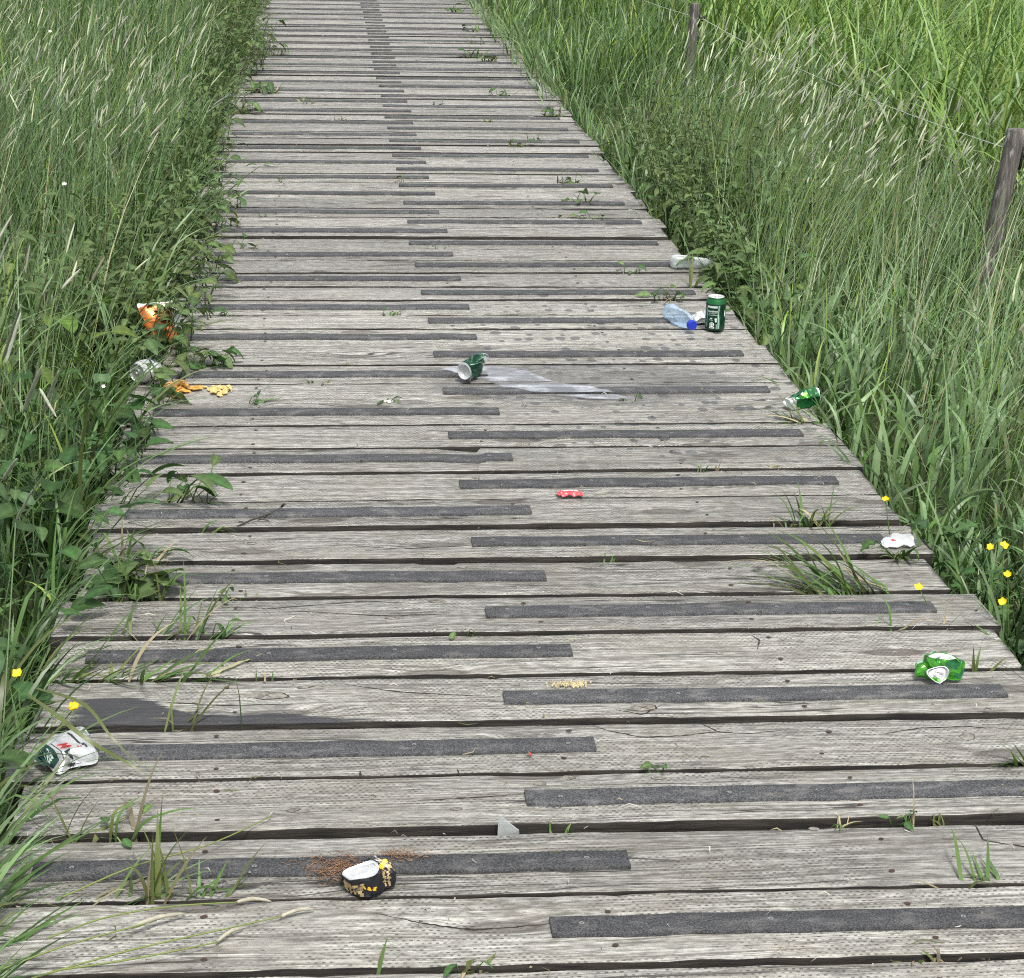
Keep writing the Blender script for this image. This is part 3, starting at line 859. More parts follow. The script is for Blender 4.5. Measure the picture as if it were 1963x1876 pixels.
# thin leaning stems on the right
yq = 4.6+rs.uniform(0, 1, 2100)*6.5; xq = 1.62 + rs.uniform(0, 1, 2100)*(.37*(yq-2.6))
Pq = np.stack([xq, yq, np.full(2100, GROUND_Z)], -1)
V, Q, C, _ = blades(Pq, rs.uniform(.45, .82, 2100), rs.uniform(.002, .0035, 2100), rs.normal(R(15), .7, 2100), np.abs(rs.normal(.42, .22, 2100)), rs.uniform(-.1, .4, 2100),
                    mixc(2100, [(G_YEL*.9, 2), (G_BLUE*1.5, 4), (H_GRN, 4), (G_DRY, 1)]), 5)
HAIR.add(V, Q, C=C)
nn3 = 1500
yq = 4.8+rs.uniform(0, 1, nn3)*9; xq = -.72 - rs.uniform(0, 1, nn3)*(.45+.16*yq)
Pq = np.stack([xq, yq, np.full(nn3, GROUND_Z)], -1)
V, Q, C, _ = blades(Pq, rs.uniform(.5, .86, nn3), rs.uniform(.002, .0036, nn3), rs.normal(R(25), .9, nn3), np.abs(rs.normal(.25, .16, nn3)), rs.uniform(-.1, .6, nn3),
                    mixc(nn3, [(G_YEL*.9, 1), (G_BLUE*1.5, 4), (H_GRN, 4), (G_DRY, 1)]), 5)
HAIR.add(V, Q, C=C)
# yellow green reed stand beyond the fence
nr = 9500
yq = 7.2+rs.uniform(0, 1, nr)**1.25*17; xq = rs.uniform(0, 1, nr)*(.36*yq-1.2)+ 2.85 - .03*(yq-7)
Pq = np.stack([xq, yq, np.full(nr, GROUND_Z)], -1)
Pq = clump(Pq, .16, rs)
V, Q, C, _ = blades(Pq, rs.uniform(.75, 1.15, nr), rs.uniform(.009, .018, nr), rs.normal(R(10), 1.4, nr), np.abs(rs.normal(.10, .09, nr)), rs.uniform(.5, 2.6, nr),
                    mixc(nr, [(G_YEL*.9, 4), (G_YEL*np.array([.65, .82, .8]), 4), (G_MID*1.25, 3)]), 9, (rs.uniform(.5, .8, nr), np.where(rs.uniform(0, 1, nr) < .2, 1.0, 0)))
HAIR.add(V, Q, C=C)


def aimed(pts, w, col, n=9, z1=None):
    """One blade through given (pixel x, pixel y, height) points -> world polyline of n points."""
    K = np.array([gp(*p) for p in pts])
    s = np.linspace(0, len(K)-1, n)
    # Catmull-Rom
    out = []
    for u in s:
        i = min(int(u), len(K)-2); f = u-i
        p0, p1, p2, p3 = K[max(i-1, 0)], K[i], K[i+1], K[min(i+2, len(K)-1)]
        out.append(.5*((2*p1)+(-p0+p2)*f+(2*p0-5*p1+4*p2-p3)*f*f+(-p0+3*p1-3*p2+p3)*f**3))
    return np.array(out)


def ribbon(C_, w, side=None, tip=True):
    """Flat blade along a polyline."""
    C_ = np.asarray(C_); n = len(C_); t = np.linspace(0, 1, n)
    D = np.gradient(C_, axis=0); D /= np.linalg.norm(D, axis=1)[:, None]+1e-9
    cv = np.array([0, 0, CAM_H]) if side is None else side
    S = np.cross(D, np.array([0.2, -.75, .6])); S /= np.linalg.norm(S, axis=1)[:, None]+1e-9
    prof = np.clip(np.minimum(.5+1.8*t, 1)*(1-t**2.6 if tip else 1-.3*t), .04, 1)*w*.5
    V = np.stack([C_-S*prof[:, None], C_+S*prof[:, None]], 1).reshape(-1, 3)
    return V, np.array([(2*i, 2*i+1, 2*i+3, 2*i+2) for i in range(n-1)])


# blades that hang over the near left corner and edge of the deck
nb = 260
yq = rs.uniform(1.9, 4.5, nb); Pq = np.stack([-.57-rs.uniform(0, .09, nb), yq, np.full(nb, -.10)], -1)
V, Q, C, _ = blades(Pq, rs.uniform(.16, .38, nb), rs.uniform(.005, .011, nb), rs.normal(R(15), .6, nb), np.abs(rs.normal(.45, .25, nb)), rs.uniform(.5, 1.7, nb),
                    mixc(nb, [(G_MID, 4), (G_BLUE, 3), (G_DARK, 2), (G_OLIVE, 2)]), 9, (rs.uniform(.4, .8, nb), np.where(rs.uniform(0, 1, nb) < .25, .8, 0)))
HAIR.add(V, Q, C=C)
nb = 150
yq = rs.uniform(1.9, 2.75, nb); Pq = np.stack([-.57-rs.uniform(0, .06, nb), yq, np.full(nb, -.06)], -1)
V, Q, C, _ = blades(Pq, rs.uniform(.18, .34, nb), rs.uniform(.006, .011, nb), rs.normal(R(35), .4, nb), np.abs(rs.normal(.75, .25, nb)), rs.uniform(.4, 1.2, nb),
                    mixc(nb, [(G_MID, 4), (G_BLUE, 4), (G_DARK, 2)]), 9)
HAIR.add(V, Q, C=C)
nb = 520
yq = rs.uniform(4.5, 18, nb); Pq = np.stack([-.57-rs.uniform(0, .1, nb), yq, np.full(nb, -.12)], -1)
V, Q, C, _ = blades(Pq, rs.uniform(.24, .50, nb), rs.uniform(.006, .012, nb), rs.normal(R(5), .6, nb), np.abs(rs.normal(.45, .25, nb)), rs.uniform(.4, 1.6, nb),
                    mixc(nb, [(G_MID, 4), (G_BLUE, 3), (G_OLIVE, 3)]), 8)
HAIR.add(V, Q, C=C)
nb = 320
yq = rs.uniform(3.0, 17, nb); Pq = np.stack([1.43+rs.uniform(0, .08, nb), yq, np.full(nb, -.12)], -1)
V, Q, C, _ = blades(Pq, rs.uniform(.16, .32, nb), rs.uniform(.005, .010, nb), rs.normal(R(130), .9, nb), np.abs(rs.normal(.25, .2, nb)), rs.uniform(.3, 1.5, nb),
                    mixc(nb, [(G_MID, 4), (G_BLUE, 3), (G_DARK, 3)]), 8)
HAIR.add(V, Q, C=C)
nb = 420
yq = rs.uniform(11.2, 19, nb); Pq = np.stack([1.44-rs.uniform(0, 1, nb)**1.5*.17, yq, np.full(nb, -.01)], -1)
V, Q, C, _ = blades(Pq, rs.uniform(.12, .30, nb), rs.uniform(.007, .013, nb), rs.normal(R(150), 1.2, nb), np.abs(rs.normal(.35, .25, nb)), rs.uniform(.3, 1.5, nb),
                    mixc(nb, [(G_MID, 4), (G_BLUE, 3), (G_OLIVE, 2)]), 7)
HAIR.add(V, Q, C=C)
# big near foxtails on the left, leaning to the right
for (b, t0, t1, hr_) in (((60, 900, .0), (80, 799, .24), (112, 712, .42), .0062), ((-10, 830, .1), (5, 690, .3), (40, 585, .5), .0060), ((-30, 900, .1), (10, 700, .40), (40, 600, .52), .006),
                         ((10, 900, .08), (45, 790, .27), (80, 702, .42), .0075), ((40, 860, .12), (76, 745, .33), (108, 800, .30), .0055), ((-40, 960, .1), (6, 920, .22), (32, 880, .30), .006),
                         ((0, 1500, -.05), (30, 1000, .30), (62, 940, .40), .004)):
    L_ = aimed([b, t0], 1, None, 6); V, Q, T = tube(L_, .0014, 5); SEED.add(V, Q, T, np.tile(G_BLUE, (len(V), 1)))
    A_ = gp(*t0); B_ = gp(*t1)
    S_ = np.linspace(0, 1, 14)
    ax = A_[None]+(B_-A_)[None]*S_[:, None]
    rr = .72*hr_*np.interp(S_, [0, .1, .5, .85, 1], [.5, .95, 1, .75, .25])*(1+rs.uniform(-.08, .08, 14))
    V, Q, T = tube(ax, rr, 8)
    SEED.add(V, Q, T, (H_GREY*np.array([1.22, 1.26, 1.22]))[None][0]*rs.uniform(.75, 1.2, (len(V), 1)))

tag(HAIR.build('meadow_grass', [MAT['grass']]), 'tall green meadow grass on both sides of the boardwalk', 'grass', kind='stuff')
tag(SEED.build('grass_seed_heads', [MAT['head']]), 'pale furry seed heads standing above the meadow grass', 'grass', kind='stuff')


# ------------------------------------------------------------------ broad leaved plants
def leaf(L, Wd, kind='ovate', n=10, droop=.5, fold=.25, q=rs):
    """Leaf blade from (0,0,0) along +X; returns V (n rows x 5) and quads."""
    t = np.linspace(0, 1, n)
    if kind == 'ovate': w = np.sin(math.pi*t**.75)**.8*(1-.25*t)
    elif kind == 'nettle':
        w = np.sin(math.pi*t**.62)**.9*(1-.2*t); w = w*np.where(np.arange(n) % 2, 1.0, .80)
    elif kind == 'dock': w = np.sin(math.pi*np.clip(t, 0, 1)**.8)**.6
    elif kind == 'heart': w = np.where(t < .12, .75+2*t, 1.0)*np.sqrt(np.clip(1-t**2.2, 0, 1))
    else:
        w = np.sin(math.pi*t**.7)**.8*np.array([1, .5][0:1]*n if False else [1.0 if i % 4 in (2, 3) else .42 for i in range(n)])
    w = np.clip(w, .02, None); w[-1] = .02
    if kind == 'heart': w[0] = .7
    th = droop*(t**1.3)*1.3 - .25*droop
    st = L/(n-1)
    x = np.concatenate([[0], np.cumsum(np.cos(th[1:])*st)]); z = -np.concatenate([[0], np.cumsum(np.sin(th[1:])*st)])
    f = np.array([-1, -.5, 0, .5, 1])
    y = w[:, None]*Wd*.5*f[None]*math.cos(fold)
    zz = z[:, None] + np.abs(y)*math.tan(fold)*np.array([1, .9, 0, .9, 1])[None]
    zz = zz + q.uniform(-.02, .02, zz.shape)*Wd
    xx = np.broadcast_to(x[:, None], y.shape)
    if kind == 'nettle' or kind == 'lobed':
        xx = xx + np.abs(f)[None]*Wd*.12
    if kind == 'heart':
        xx = xx - np.abs(f)[None]**2*L*.22*(1-t)[:, None]**3
    V = np.stack([xx, y, zz], -1).reshape(-1, 3)
    return V, grid_quads(n, 5)


def veined(col, n):
    """Per-vertex leaf colour: paler midrib, faint cross veins."""
    f = np.ones((n, 5)); f[:, 2] = 1.45; f[::3] *= 1.12; f[1::3] *= .92
    return np.asarray(col)[None]*f.reshape(-1, 1)


def place(V, base, az, pitch, roll=0.0):
    """Turn a leaf so that +X points to azimuth az, lifted by pitch."""
    cr, sr = math.cos(roll), math.sin(roll)
    V = V @ np.array([[1, 0, 0], [0, cr, -sr], [0, sr, cr]]).T
    cp, sp = math.cos(pitch), math.sin(pitch)
    V = V @ np.array([[cp, 0, -sp], [0, 1, 0], [sp, 0, cp]]).T
    ca, sa = math.cos(az), math.sin(az)
    V = V @ np.array([[ca, -sa, 0], [sa, ca, 0], [0, 0, 1]]).T
    return V + np.asarray(base)


def nettle(mb, base, h, lean_az, lean, q, col, size=.065, nodes=6):
    """Upright stem with opposite pairs of toothed drooping leaves."""
    s = np.linspace(0, 1, 8)
    off = lean*s**1.6*h
    cen = np.stack([base[0]+off*math.cos(lean_az), base[1]+off*math.sin(lean_az), base[2]+h*s], -1)
    V, Q, T = tube(cen, np.linspace(.003, .0016, 8), 5)
    mb.add(V, Q, T, np.tile(col*np.array([1.1, .9, .9]), (len(V), 1)))
    a0 = q.uniform(0, 6.28)
    for i in range(nodes):
        u = .28+.72*i/(nodes-1)
        p = np.array([np.interp(u, s, cen[:, k]) for k in range(3)])
        L = size*(1.15-.55*(i/(nodes-1)))*q.uniform(.8, 1.15)
        for k in (0, 1):
            az = a0 + i*math.pi/2 + k*math.pi + q.uniform(-.35, .35)
            V, Q = leaf(L, L*.62, 'nettle', 11, q.uniform(.5, 1.1), .25)
            V = place(V, p+np.array([math.cos(az), math.sin(az), .2])*.012, az, q.uniform(-.25, .35), q.uniform(-.3, .3))
            mb.add(V, Q, C=veined(col*q.uniform(.75, 1.25)*np.array([q.uniform(.9, 1.15), 1, q.uniform(.85, 1.1)]), 11))


def nettle_mass(name, label, spots, seed):
    mb = MB(); q = random.Random(seed)
    for (x, y, h, n, sx, sy, laz, ln, col, size) in spots:
        for i in range(n):
            nettle(mb, (x+q.uniform(-sx, sx), y+q.uniform(-sy, sy), GROUND_Z), h*q.uniform(.7, 1.15), laz+q.uniform(-.8, .8), ln*q.uniform(.3, 1.3), q, col*q.uniform(.8, 1.2), size*q.uniform(.8, 1.2), q.choice([5, 6, 7]))
    return tag(mb.build(name, [MAT['leaf']]), label, 'nettles', kind='stuff')


N_OL = np.array([.078, .122, .042]); N_GR = np.array([.075, .125, .042]); N_DK = np.array([.036, .068, .026])
nettle_mass('nettles', 'olive nettles crowding the right deck edge beyond the cans', [
    (1.62, 8.0, .46, 16, .14, .5, R(170), .25, N_OL, .075), (1.66, 9.0, .50, 22, .18, .6, R(170), .25, N_OL, .075), (1.60, 7.2, .36, 10, .12, .3, R(180), .3, N_GR, .085),
    (1.70, 10.0, .46, 9, .18, .5, R(180), .2, N_OL, .07), (2.0, 8.6, .48, 14, .2, .7, R(160), .1, N_GR, .075), (1.52, 6.75, .26, 7, .06, .2, R(190), .4, N_GR, .095)], 1)
nettle_mass('nettles', 'olive nettles on the left bank round the orange crisp bag', [
    (-.70, 6.3, .36, 14, .12, .4, R(0), .35, N_OL, .08), (-.75, 7.3, .44, 14, .14, .5, R(0), .3, N_OL, .075), (-.62, 5.75, .22, 7, .05, .25, R(0), .45, N_GR, .07), (-.80, 8.5, .50, 14, .15, .6, R(0), .3, N_GR, .075),
    (-.95, 6.0, .5, 10, .15, .5, R(20), .2, N_GR, .09), (-.60, 6.3, .30, 16, .04, .55, R(-10), .75, N_OL, .075), (-.60, 7.6, .32, 18, .04, .7, R(-5), .7, N_GR, .07), (-.60, 9.0, .32, 14, .04, .7, R(0), .6, N_GR, .07), (-.58, 5.6, .17, 7, .03, .2, R(-10), .8, N_GR, .06), (-.55, 5.86, .34, 5, .05, .04, R(0), .3, N_GR, .075)], 2)
nettle_mass('nettles', 'dark bushy nettles leaning over the far left deck edge', [
    (-.68, 12.6, .55, 26, .14, .9, R(0), .5, N_OL, .075), (-.72, 14.3, .6, 22, .14, .8, R(0), .5, N_OL, .075), (-.70, 10.4, .42, 14, .12, .6, R(0), .4, N_GR, .075), (-.66, 16.6, .5, 14, .12, .7, R(0), .4, N_GR, .08)], 3)


def leafy_mass(name, label, spots, seed, kinds):
    """Low growth of broad leaves on thin stalks."""
    mb = MB(); q = random.Random(seed)
    for (x, y, sx, sy, n, h0, h1, L0, L1, col, bz) in spots:
        for i in range(n):
            bx, by = x+q.uniform(-sx, sx), y+q.uniform(-sy, sy)
            h = q.uniform(h0, h1); az = q.uniform(0, 6.28); ln = q.uniform(.2, .8)
            tipv = np.array([bx+math.cos(az)*ln*h, by+math.sin(az)*ln*h, bz+h])
            P = np.stack([np.array([bx, by, bz]), np.array([bx, by, bz])*.5+tipv*.5+np.array([0, 0, h*.12]), tipv])
            V, Q, T = tube(P, [.0022, .0018, .0014], 4); mb.add(V, Q, T, np.tile(col*1.2, (len(V), 1)))
            L = q.uniform(L0, L1); kd = q.choice(kinds)
            wd = L*{'ovate': .6, 'dock': .42, 'heart': .85, 'nettle': .6, 'lobed': .8}[kd]
            V, Q = leaf(L, wd, kd, 12, q.uniform(.2, .9), q.uniform(.1, .35))
            V = place(V, tipv, az+q.uniform(-.6, .6), q.uniform(-.5, .4), q.uniform(-.5, .5))
            mb.add(V, Q, C=veined(col*q.uniform(.7, 1.3)*np.array([q.uniform(.85, 1.2), 1, q.uniform(.8, 1.1)]), 12))
    return tag(mb.build(name, [MAT['leaf']]), label, 'leaves', kind='stuff')


L_DK = np.array([.042, .092, .028]); L_BG = np.array([.060, .118, .048]); L_YG = np.array([.115, .19, .035])
leafy_mass('leafy_undergrowth', 'dark broad leaves under the grass on the left bank by the deck edge', [
    (-.85, 4.75, .26, .75, 130, .10, .30, .04, .085, L_DK, GROUND_Z), (-.80, 4.6, .2, .5, 24, .15, .34, .05, .09, L_BG, GROUND_Z), (-.66, 4.35, .08, .6, 60, .08, .24, .05, .10, L_DK, GROUND_Z),
    (-.72, 3.2, .10, .7, 60, .06, .22, .04, .08, L_DK, GROUND_Z), (-1.0, 5.4, .25, .5, 34, .25, .42, .05, .10, L_YG*.8, GROUND_Z), (-.64, 2.8, .05, .5, 30, .08, .18, .04, .07, L_BG, GROUND_Z)], 5, ['heart', 'ovate', 'dock'])
leafy_mass('leafy_weeds', 'low nettle and dock leaves creeping over the left edge of the boards', [
    (-.50, 5.85, .09, .35, 46, .03, .12, .045, .08, N_GR*.9, .0), (-.47, 6.7, .10, .45, 60, .03, .14, .045, .085, N_OL, .0), (-.49, 7.9, .07, .6, 36, .03, .14, .045, .08, N_GR, .0), (-.51, 9.3, .06, .7, 26, .03, .13, .045, .08, N_OL, .0),
    (-.52, 4.9, .05, .30, 34, .02, .10, .05, .09, L_DK, .0), (-.52, 11.2, .05, 1.0, 24, .03, .14, .05, .08, N_OL, .0), (-.46, 13.3, .10, .8, 70, .05, .25, .06, .09, N_OL*.9, .0)], 12, ['nettle', 'nettle', 'ovate'])
leafy_mass('buttercup_leaves', 'low lobed buttercup leaves at the near right deck edge', [
    (1.53, 3.95, .10, .35, 70, .08, .24, .04, .07, L_DK, GROUND_Z), (1.62, 3.6, .12, .35, 60, .06, .20, .04, .07, L_BG, GROUND_Z), (1.48, 3.3, .06, .3, 40, .05, .14, .04, .06, L_DK, GROUND_Z)], 6, ['lobed', 'lobed', 'nettle'])
leafy_mass('leafy_undergrowth', 'broad green leaves low in the grass along the far right deck edge', [
    (1.55, 6.6, .10, .5, 40, .08, .25, .05, .09, N_GR, GROUND_Z), (1.50, 9.0, .06, 1.2, 26, .08, .25, .05, .09, N_OL, GROUND_Z)], 8, ['ovate', 'nettle'])


# ------------------------------------------------------------------ fence posts and cord
def post(loc, h, lean, rad, seed, label, ins_z):
    q = np.random.RandomState(seed)
    root = empty('fence_post', loc)
    tag(root, label, 'fence post', 'wooden fence posts along the meadow')
    nz, na = 30, 20
    z = np.concatenate([np.linspace(-.55, h-.004, nz-1), [h]])
    a = np.arange(na)/na*2*math.pi
    rr = rad*(1+.05*np.sin(3*a+1)+.035*np.sin(7*a+2))
    V = np.zeros((nz, na, 3))
    for i, zz in enumerate(z):
        r2 = rr*(1.06-.08*(zz+.5)/(h+.5))*(.95 if i == nz-1 else 1)+q.uniform(-.0012, .0012, na)
        V[i, :, 0] = lean[0]*zz + r2*np.cos(a); V[i, :, 1] = lean[1]*zz + r2*np.sin(a); V[i, :, 2] = zz
    V = np.concatenate([V.reshape(-1, 3), [[lean[0]*h, lean[1]*h, h+.002]]])
    T = [((nz-1)*na+i, (nz-1)*na+(i+1) % na, nz*na) for i in range(na)]
    o = mesh('shaft', V, grid_quads(nz, na, True), T, [MAT['post']], None, None, True, root)
    # black ring insulator screwed to the field side
    c = np.array([lean[0]*ins_z, lean[1]*ins_z, ins_z]); d = np.array([.93, .37, 0.])
    mb = MB()
    pc = c + d*(rad*1.02)
    V = []
    s_ = np.array([-d[1], d[0], 0])
    for dz, w in ((-.055, .008), (-.04, .016), (.03, .017), (.045, .010)):
        for e, t in ((-1, .0), (1, .0), (1, .008), (-1, .008)):
            V.append(pc + s_*w*e + d*t + np.array([0, 0, dz]))
    mb.add(V, [tuple(x) for x in grid_quads(4, 4, True)] + [(3, 2, 1, 0), (12, 13, 14, 15)])
    V, Q, T = tube([pc+d*.004, pc+d*.022, pc+d*.034], [.012, .010, .009], 10); mb.add(V, Q, T)
    ang = np.linspace(0, 2*math.pi, 17)
    ring = pc + d*.040 + np.stack([d[0]*.011*np.cos(ang), d[1]*.011*np.cos(ang), .013*np.sin(ang)], -1)
    V, Q, T = tube(ring, .005, 8); mb.add(V, Q, T)
    mb.build('insulator', [MAT['black_plastic']], root)
    return np.array(loc) + pc + d*.040


i1 = post((2.492, 6.984, -.10), .645, (.115, .02), .0345, 1, 'leaning grey fence post with a black insulator, standing nearer in the meadow', .545)
i2 = post((2.377, 12.594, -.10), .575, (.03, .0), .030, 2, 'thin grey fence post with a pale streak, farther off in the meadow', .475)
dirv = (i1-i2)
Pw = []
for a_, b_, s_ in ((i2-dirv*1.0, i2, .05), (i2, i1, .05), (i1, i1+dirv*.55, .03)):
    for t in np.linspace(0, 1, 14)[:-1]:
        p = a_+(b_-a_)*t; Pw.append(p-np.array([0, 0, s_*4*t*(1-t)]))
V, Q, T = tube(Pw, .0017, 5)
mb = MB(); mb.add(V, Q, T)
tag(mb.build('electric_wire', [MAT['wire']], loc=tuple(i2)), 'thin pale electric fence cord strung between the two wooden posts', 'wire')


# ------------------------------------------------------------------ litter
def text_tris(s, size, shear=0.0, bold=0.0, align='CENTER'):
    cu = bpy.data.curves.new('text', 'FONT')
    cu.body = s; cu.size = size; cu.shear = shear; cu.offset = bold; cu.align_x = align; cu.align_y = 'CENTER'; cu.resolution_u = 3
    o = bpy.data.objects.new('text', cu); COL.objects.link(o)
    dg = bpy.context.evaluated_depsgraph_get()
    me = bpy.data.meshes.new_from_object(o.evaluated_get(dg))
    me.calc_loop_triangles()
    V = np.array([v.co[:2] for v in me.vertices]); T = np.array([t.vertices[:] for t in me.loop_triangles])
    bpy.data.objects.remove(o); bpy.data.curves.remove(cu); bpy.data.meshes.remove(me)
    return V, T


def rect(x0, y0, x1, y1, nx=10, ny=4):
    X, Y = np.meshgrid(np.linspace(x0, x1, nx), np.linspace(y0, y1, ny))
    q = grid_quads(ny, nx)
    return np.stack([X.ravel(), Y.ravel()], -1), np.concatenate([q[:, [0, 1, 2]], q[:, [0, 2, 3]]])


def disc(cx, cy, r, r2=0.0, n=20):
    a = np.arange(n)/n*2*math.pi
    if r2 == 0:
        return np.concatenate([np.stack([cx+r*np.cos(a), cy+r*np.sin(a)], -1), [[cx, cy]]]), np.array([(i, (i+1) % n, n) for i in range(n)])
    V = np.concatenate([np.stack([cx+r*np.cos(a), cy+r*np.sin(a)], -1), np.stack([cx+r2*np.cos(a), cy+r2*np.sin(a)], -1)])
    q = grid_quads(2, n, True)
    return V, np.concatenate([q[:, [0, 1, 2]], q[:, [0, 2, 3]]])


def blob2(cx, cy, rx, ry, seed, n=16, j=.25):
    q = np.random.RandomState(seed); a = np.arange(n)/n*2*math.pi; r = 1+q.uniform(-j, j, n)
    return np.concatenate([np.stack([cx+rx*r*np.cos(a), cy+ry*r*np.sin(a)], -1), [[cx, cy]]]), np.array([(i, (i+1) % n, n) for i in range(n)])


CR, CH = .033, .115


def can_profile(v, R_=CR, H_=CH):
    """radius and height along the wall, v in 0..1 from base to rim"""
    z = v*H_
    r = np.interp(v, [0, .03, .07, .80, .90, .955, .975, 1.0], np.array([.74, .80, 1, 1, .90, .80, .79, .82])*R_)
    return r, z


def can_wall(nz=40, na=72, R_=CR, H_=CH):
    v = np.concatenate([np.linspace(0, .1, 5)[:-1], np.linspace(.1, .8, nz-13), np.linspace(.8, 1, 10)[1:]])
    r, z = can_profile(v, R_, H_)
    a = np.arange(na)/na*2*math.pi
    return np.stack([r[:, None]*np.cos(a), r[:, None]*np.sin(a), np.broadcast_to(z[:, None]-H_/2, (len(v), na))], -1), v


def facets(seed, k, d0, d1, zt=.35, conc=(0, .5), R_=CR):
    q = np.random.RandomState(seed)
    pl = []
    for i in range(k):
        a = q.uniform(0, 6.283); nz = q.uniform(-zt, zt)
        nn = np.array([math.cos(a), math.sin(a), nz]); nn /= np.linalg.norm(nn)
        pl.append((nn, q.uniform(d0, d1)*R_, q.uniform(*conc)))
    def f(P):
        P = P.copy()
        for nn, d, c in pl:
            s = np.clip(P @ nn - d, 0, None)
            P = P - nn*(s*(1+c))[..., None]
        return P
    return f


def wrinkle(seed, amp, freq):
    q = np.random.RandomState(seed); D = q.normal(0, 1, (9, 3)); D /= np.linalg.norm(D, axis=1)[:, None]
    ph = q.uniform(0, 6.28, 9); fr = q.uniform(.6, 1.6, 9)*freq
    E_ = q.normal(0, 1, (9, 3)); E_ /= np.linalg.norm(E_, axis=1)[:, None]
    def f(P):
        o = P.copy()
        for i in range(9):
            s = np.abs(np.mod(P @ D[i]*fr[i]+ph[i], 2)-1)*2-1       # sharp triangular folds
            o = o + E_[i]*(s*amp)[..., None]
        return o
    return f


def bend_axis(total, axis=(1, 0), z0=-CH/2, H_=CH):
    """Bend the can so that its axis turns by `total` radians towards axis (x,y)."""
    ax = np.array([axis[0], axis[1]])/math.hypot(*axis)
    def f(P):
        t = np.clip((P[..., 2]-z0)/H_, 0, 1); th = total*np.clip((t-.25)/.5, 0, 1)
        # integrate the bent axis numerically
        g = np.linspace(0, 1, 200); tg = total*np.clip((g-.25)/.5, 0, 1)
        cx = np.concatenate([[0], np.cumsum(np.sin(tg[1:])*H_/199)]); cz = np.concatenate([[0], np.cumsum(np.cos(tg[1:])*H_/199)])
        px = np.interp(t, g, cx); pz = np.interp(t, g, cz)
        u = P[..., 0]*ax[0]+P[..., 1]*ax[1]; w = -P[..., 0]*ax[1]+P[..., 1]*ax[0]
        uu = px + u*np.cos(th); zz = z0 + pz - u*np.sin(th)
        return np.stack([uu*ax[0]-w*ax[1], uu*ax[1]+w*ax[0], zz], -1)
    return f


def chain(*fs):
    def f(P):
        for g in fs: P = g(P)
        return P
    return f


def scale3(x, y, z):
    return lambda P: P*np.array([x, y, z])


def basis(axis, top):
    """Matrix whose columns are local x (theta = 0 side, as near to `top` as possible), y, z (= axis)."""
    a = np.array(axis, float); a /= np.linalg.norm(a); t = np.array(top, float); t -= a*(t@a); t /= np.linalg.norm(t)
    return np.stack([t, np.cross(a, t), a], 1)


def surf(G, u, v, vv, lift):
    """Point on a wall grid G at angle u (0..1 round) and height v (0..1), lifted outwards."""
    nz, na = G.shape[:2]
    j = (np.asarray(u) % 1.0)*na; j0 = j.astype(int) % na; fj = (j-np.floor(j))[:, None]; j1 = (j0+1) % na
    i = np.clip(np.interp(v, vv, np.arange(nz)), 0, nz-1.001); i0 = i.astype(int); fi = (i-i0)[:, None]
    a, b, c, d = G[i0, j0], G[i0, j1], G[i0+1, j0], G[i0+1, j1]
    P = (a*(1-fj)+b*fj)*(1-fi)+(c*(1-fj)+d*fj)*fi
    N = np.cross((b-a)+(d-c), (c-a)+(d-b)); N /= np.linalg.norm(N, axis=1)[:, None]+1e-12
    return P+N*lift


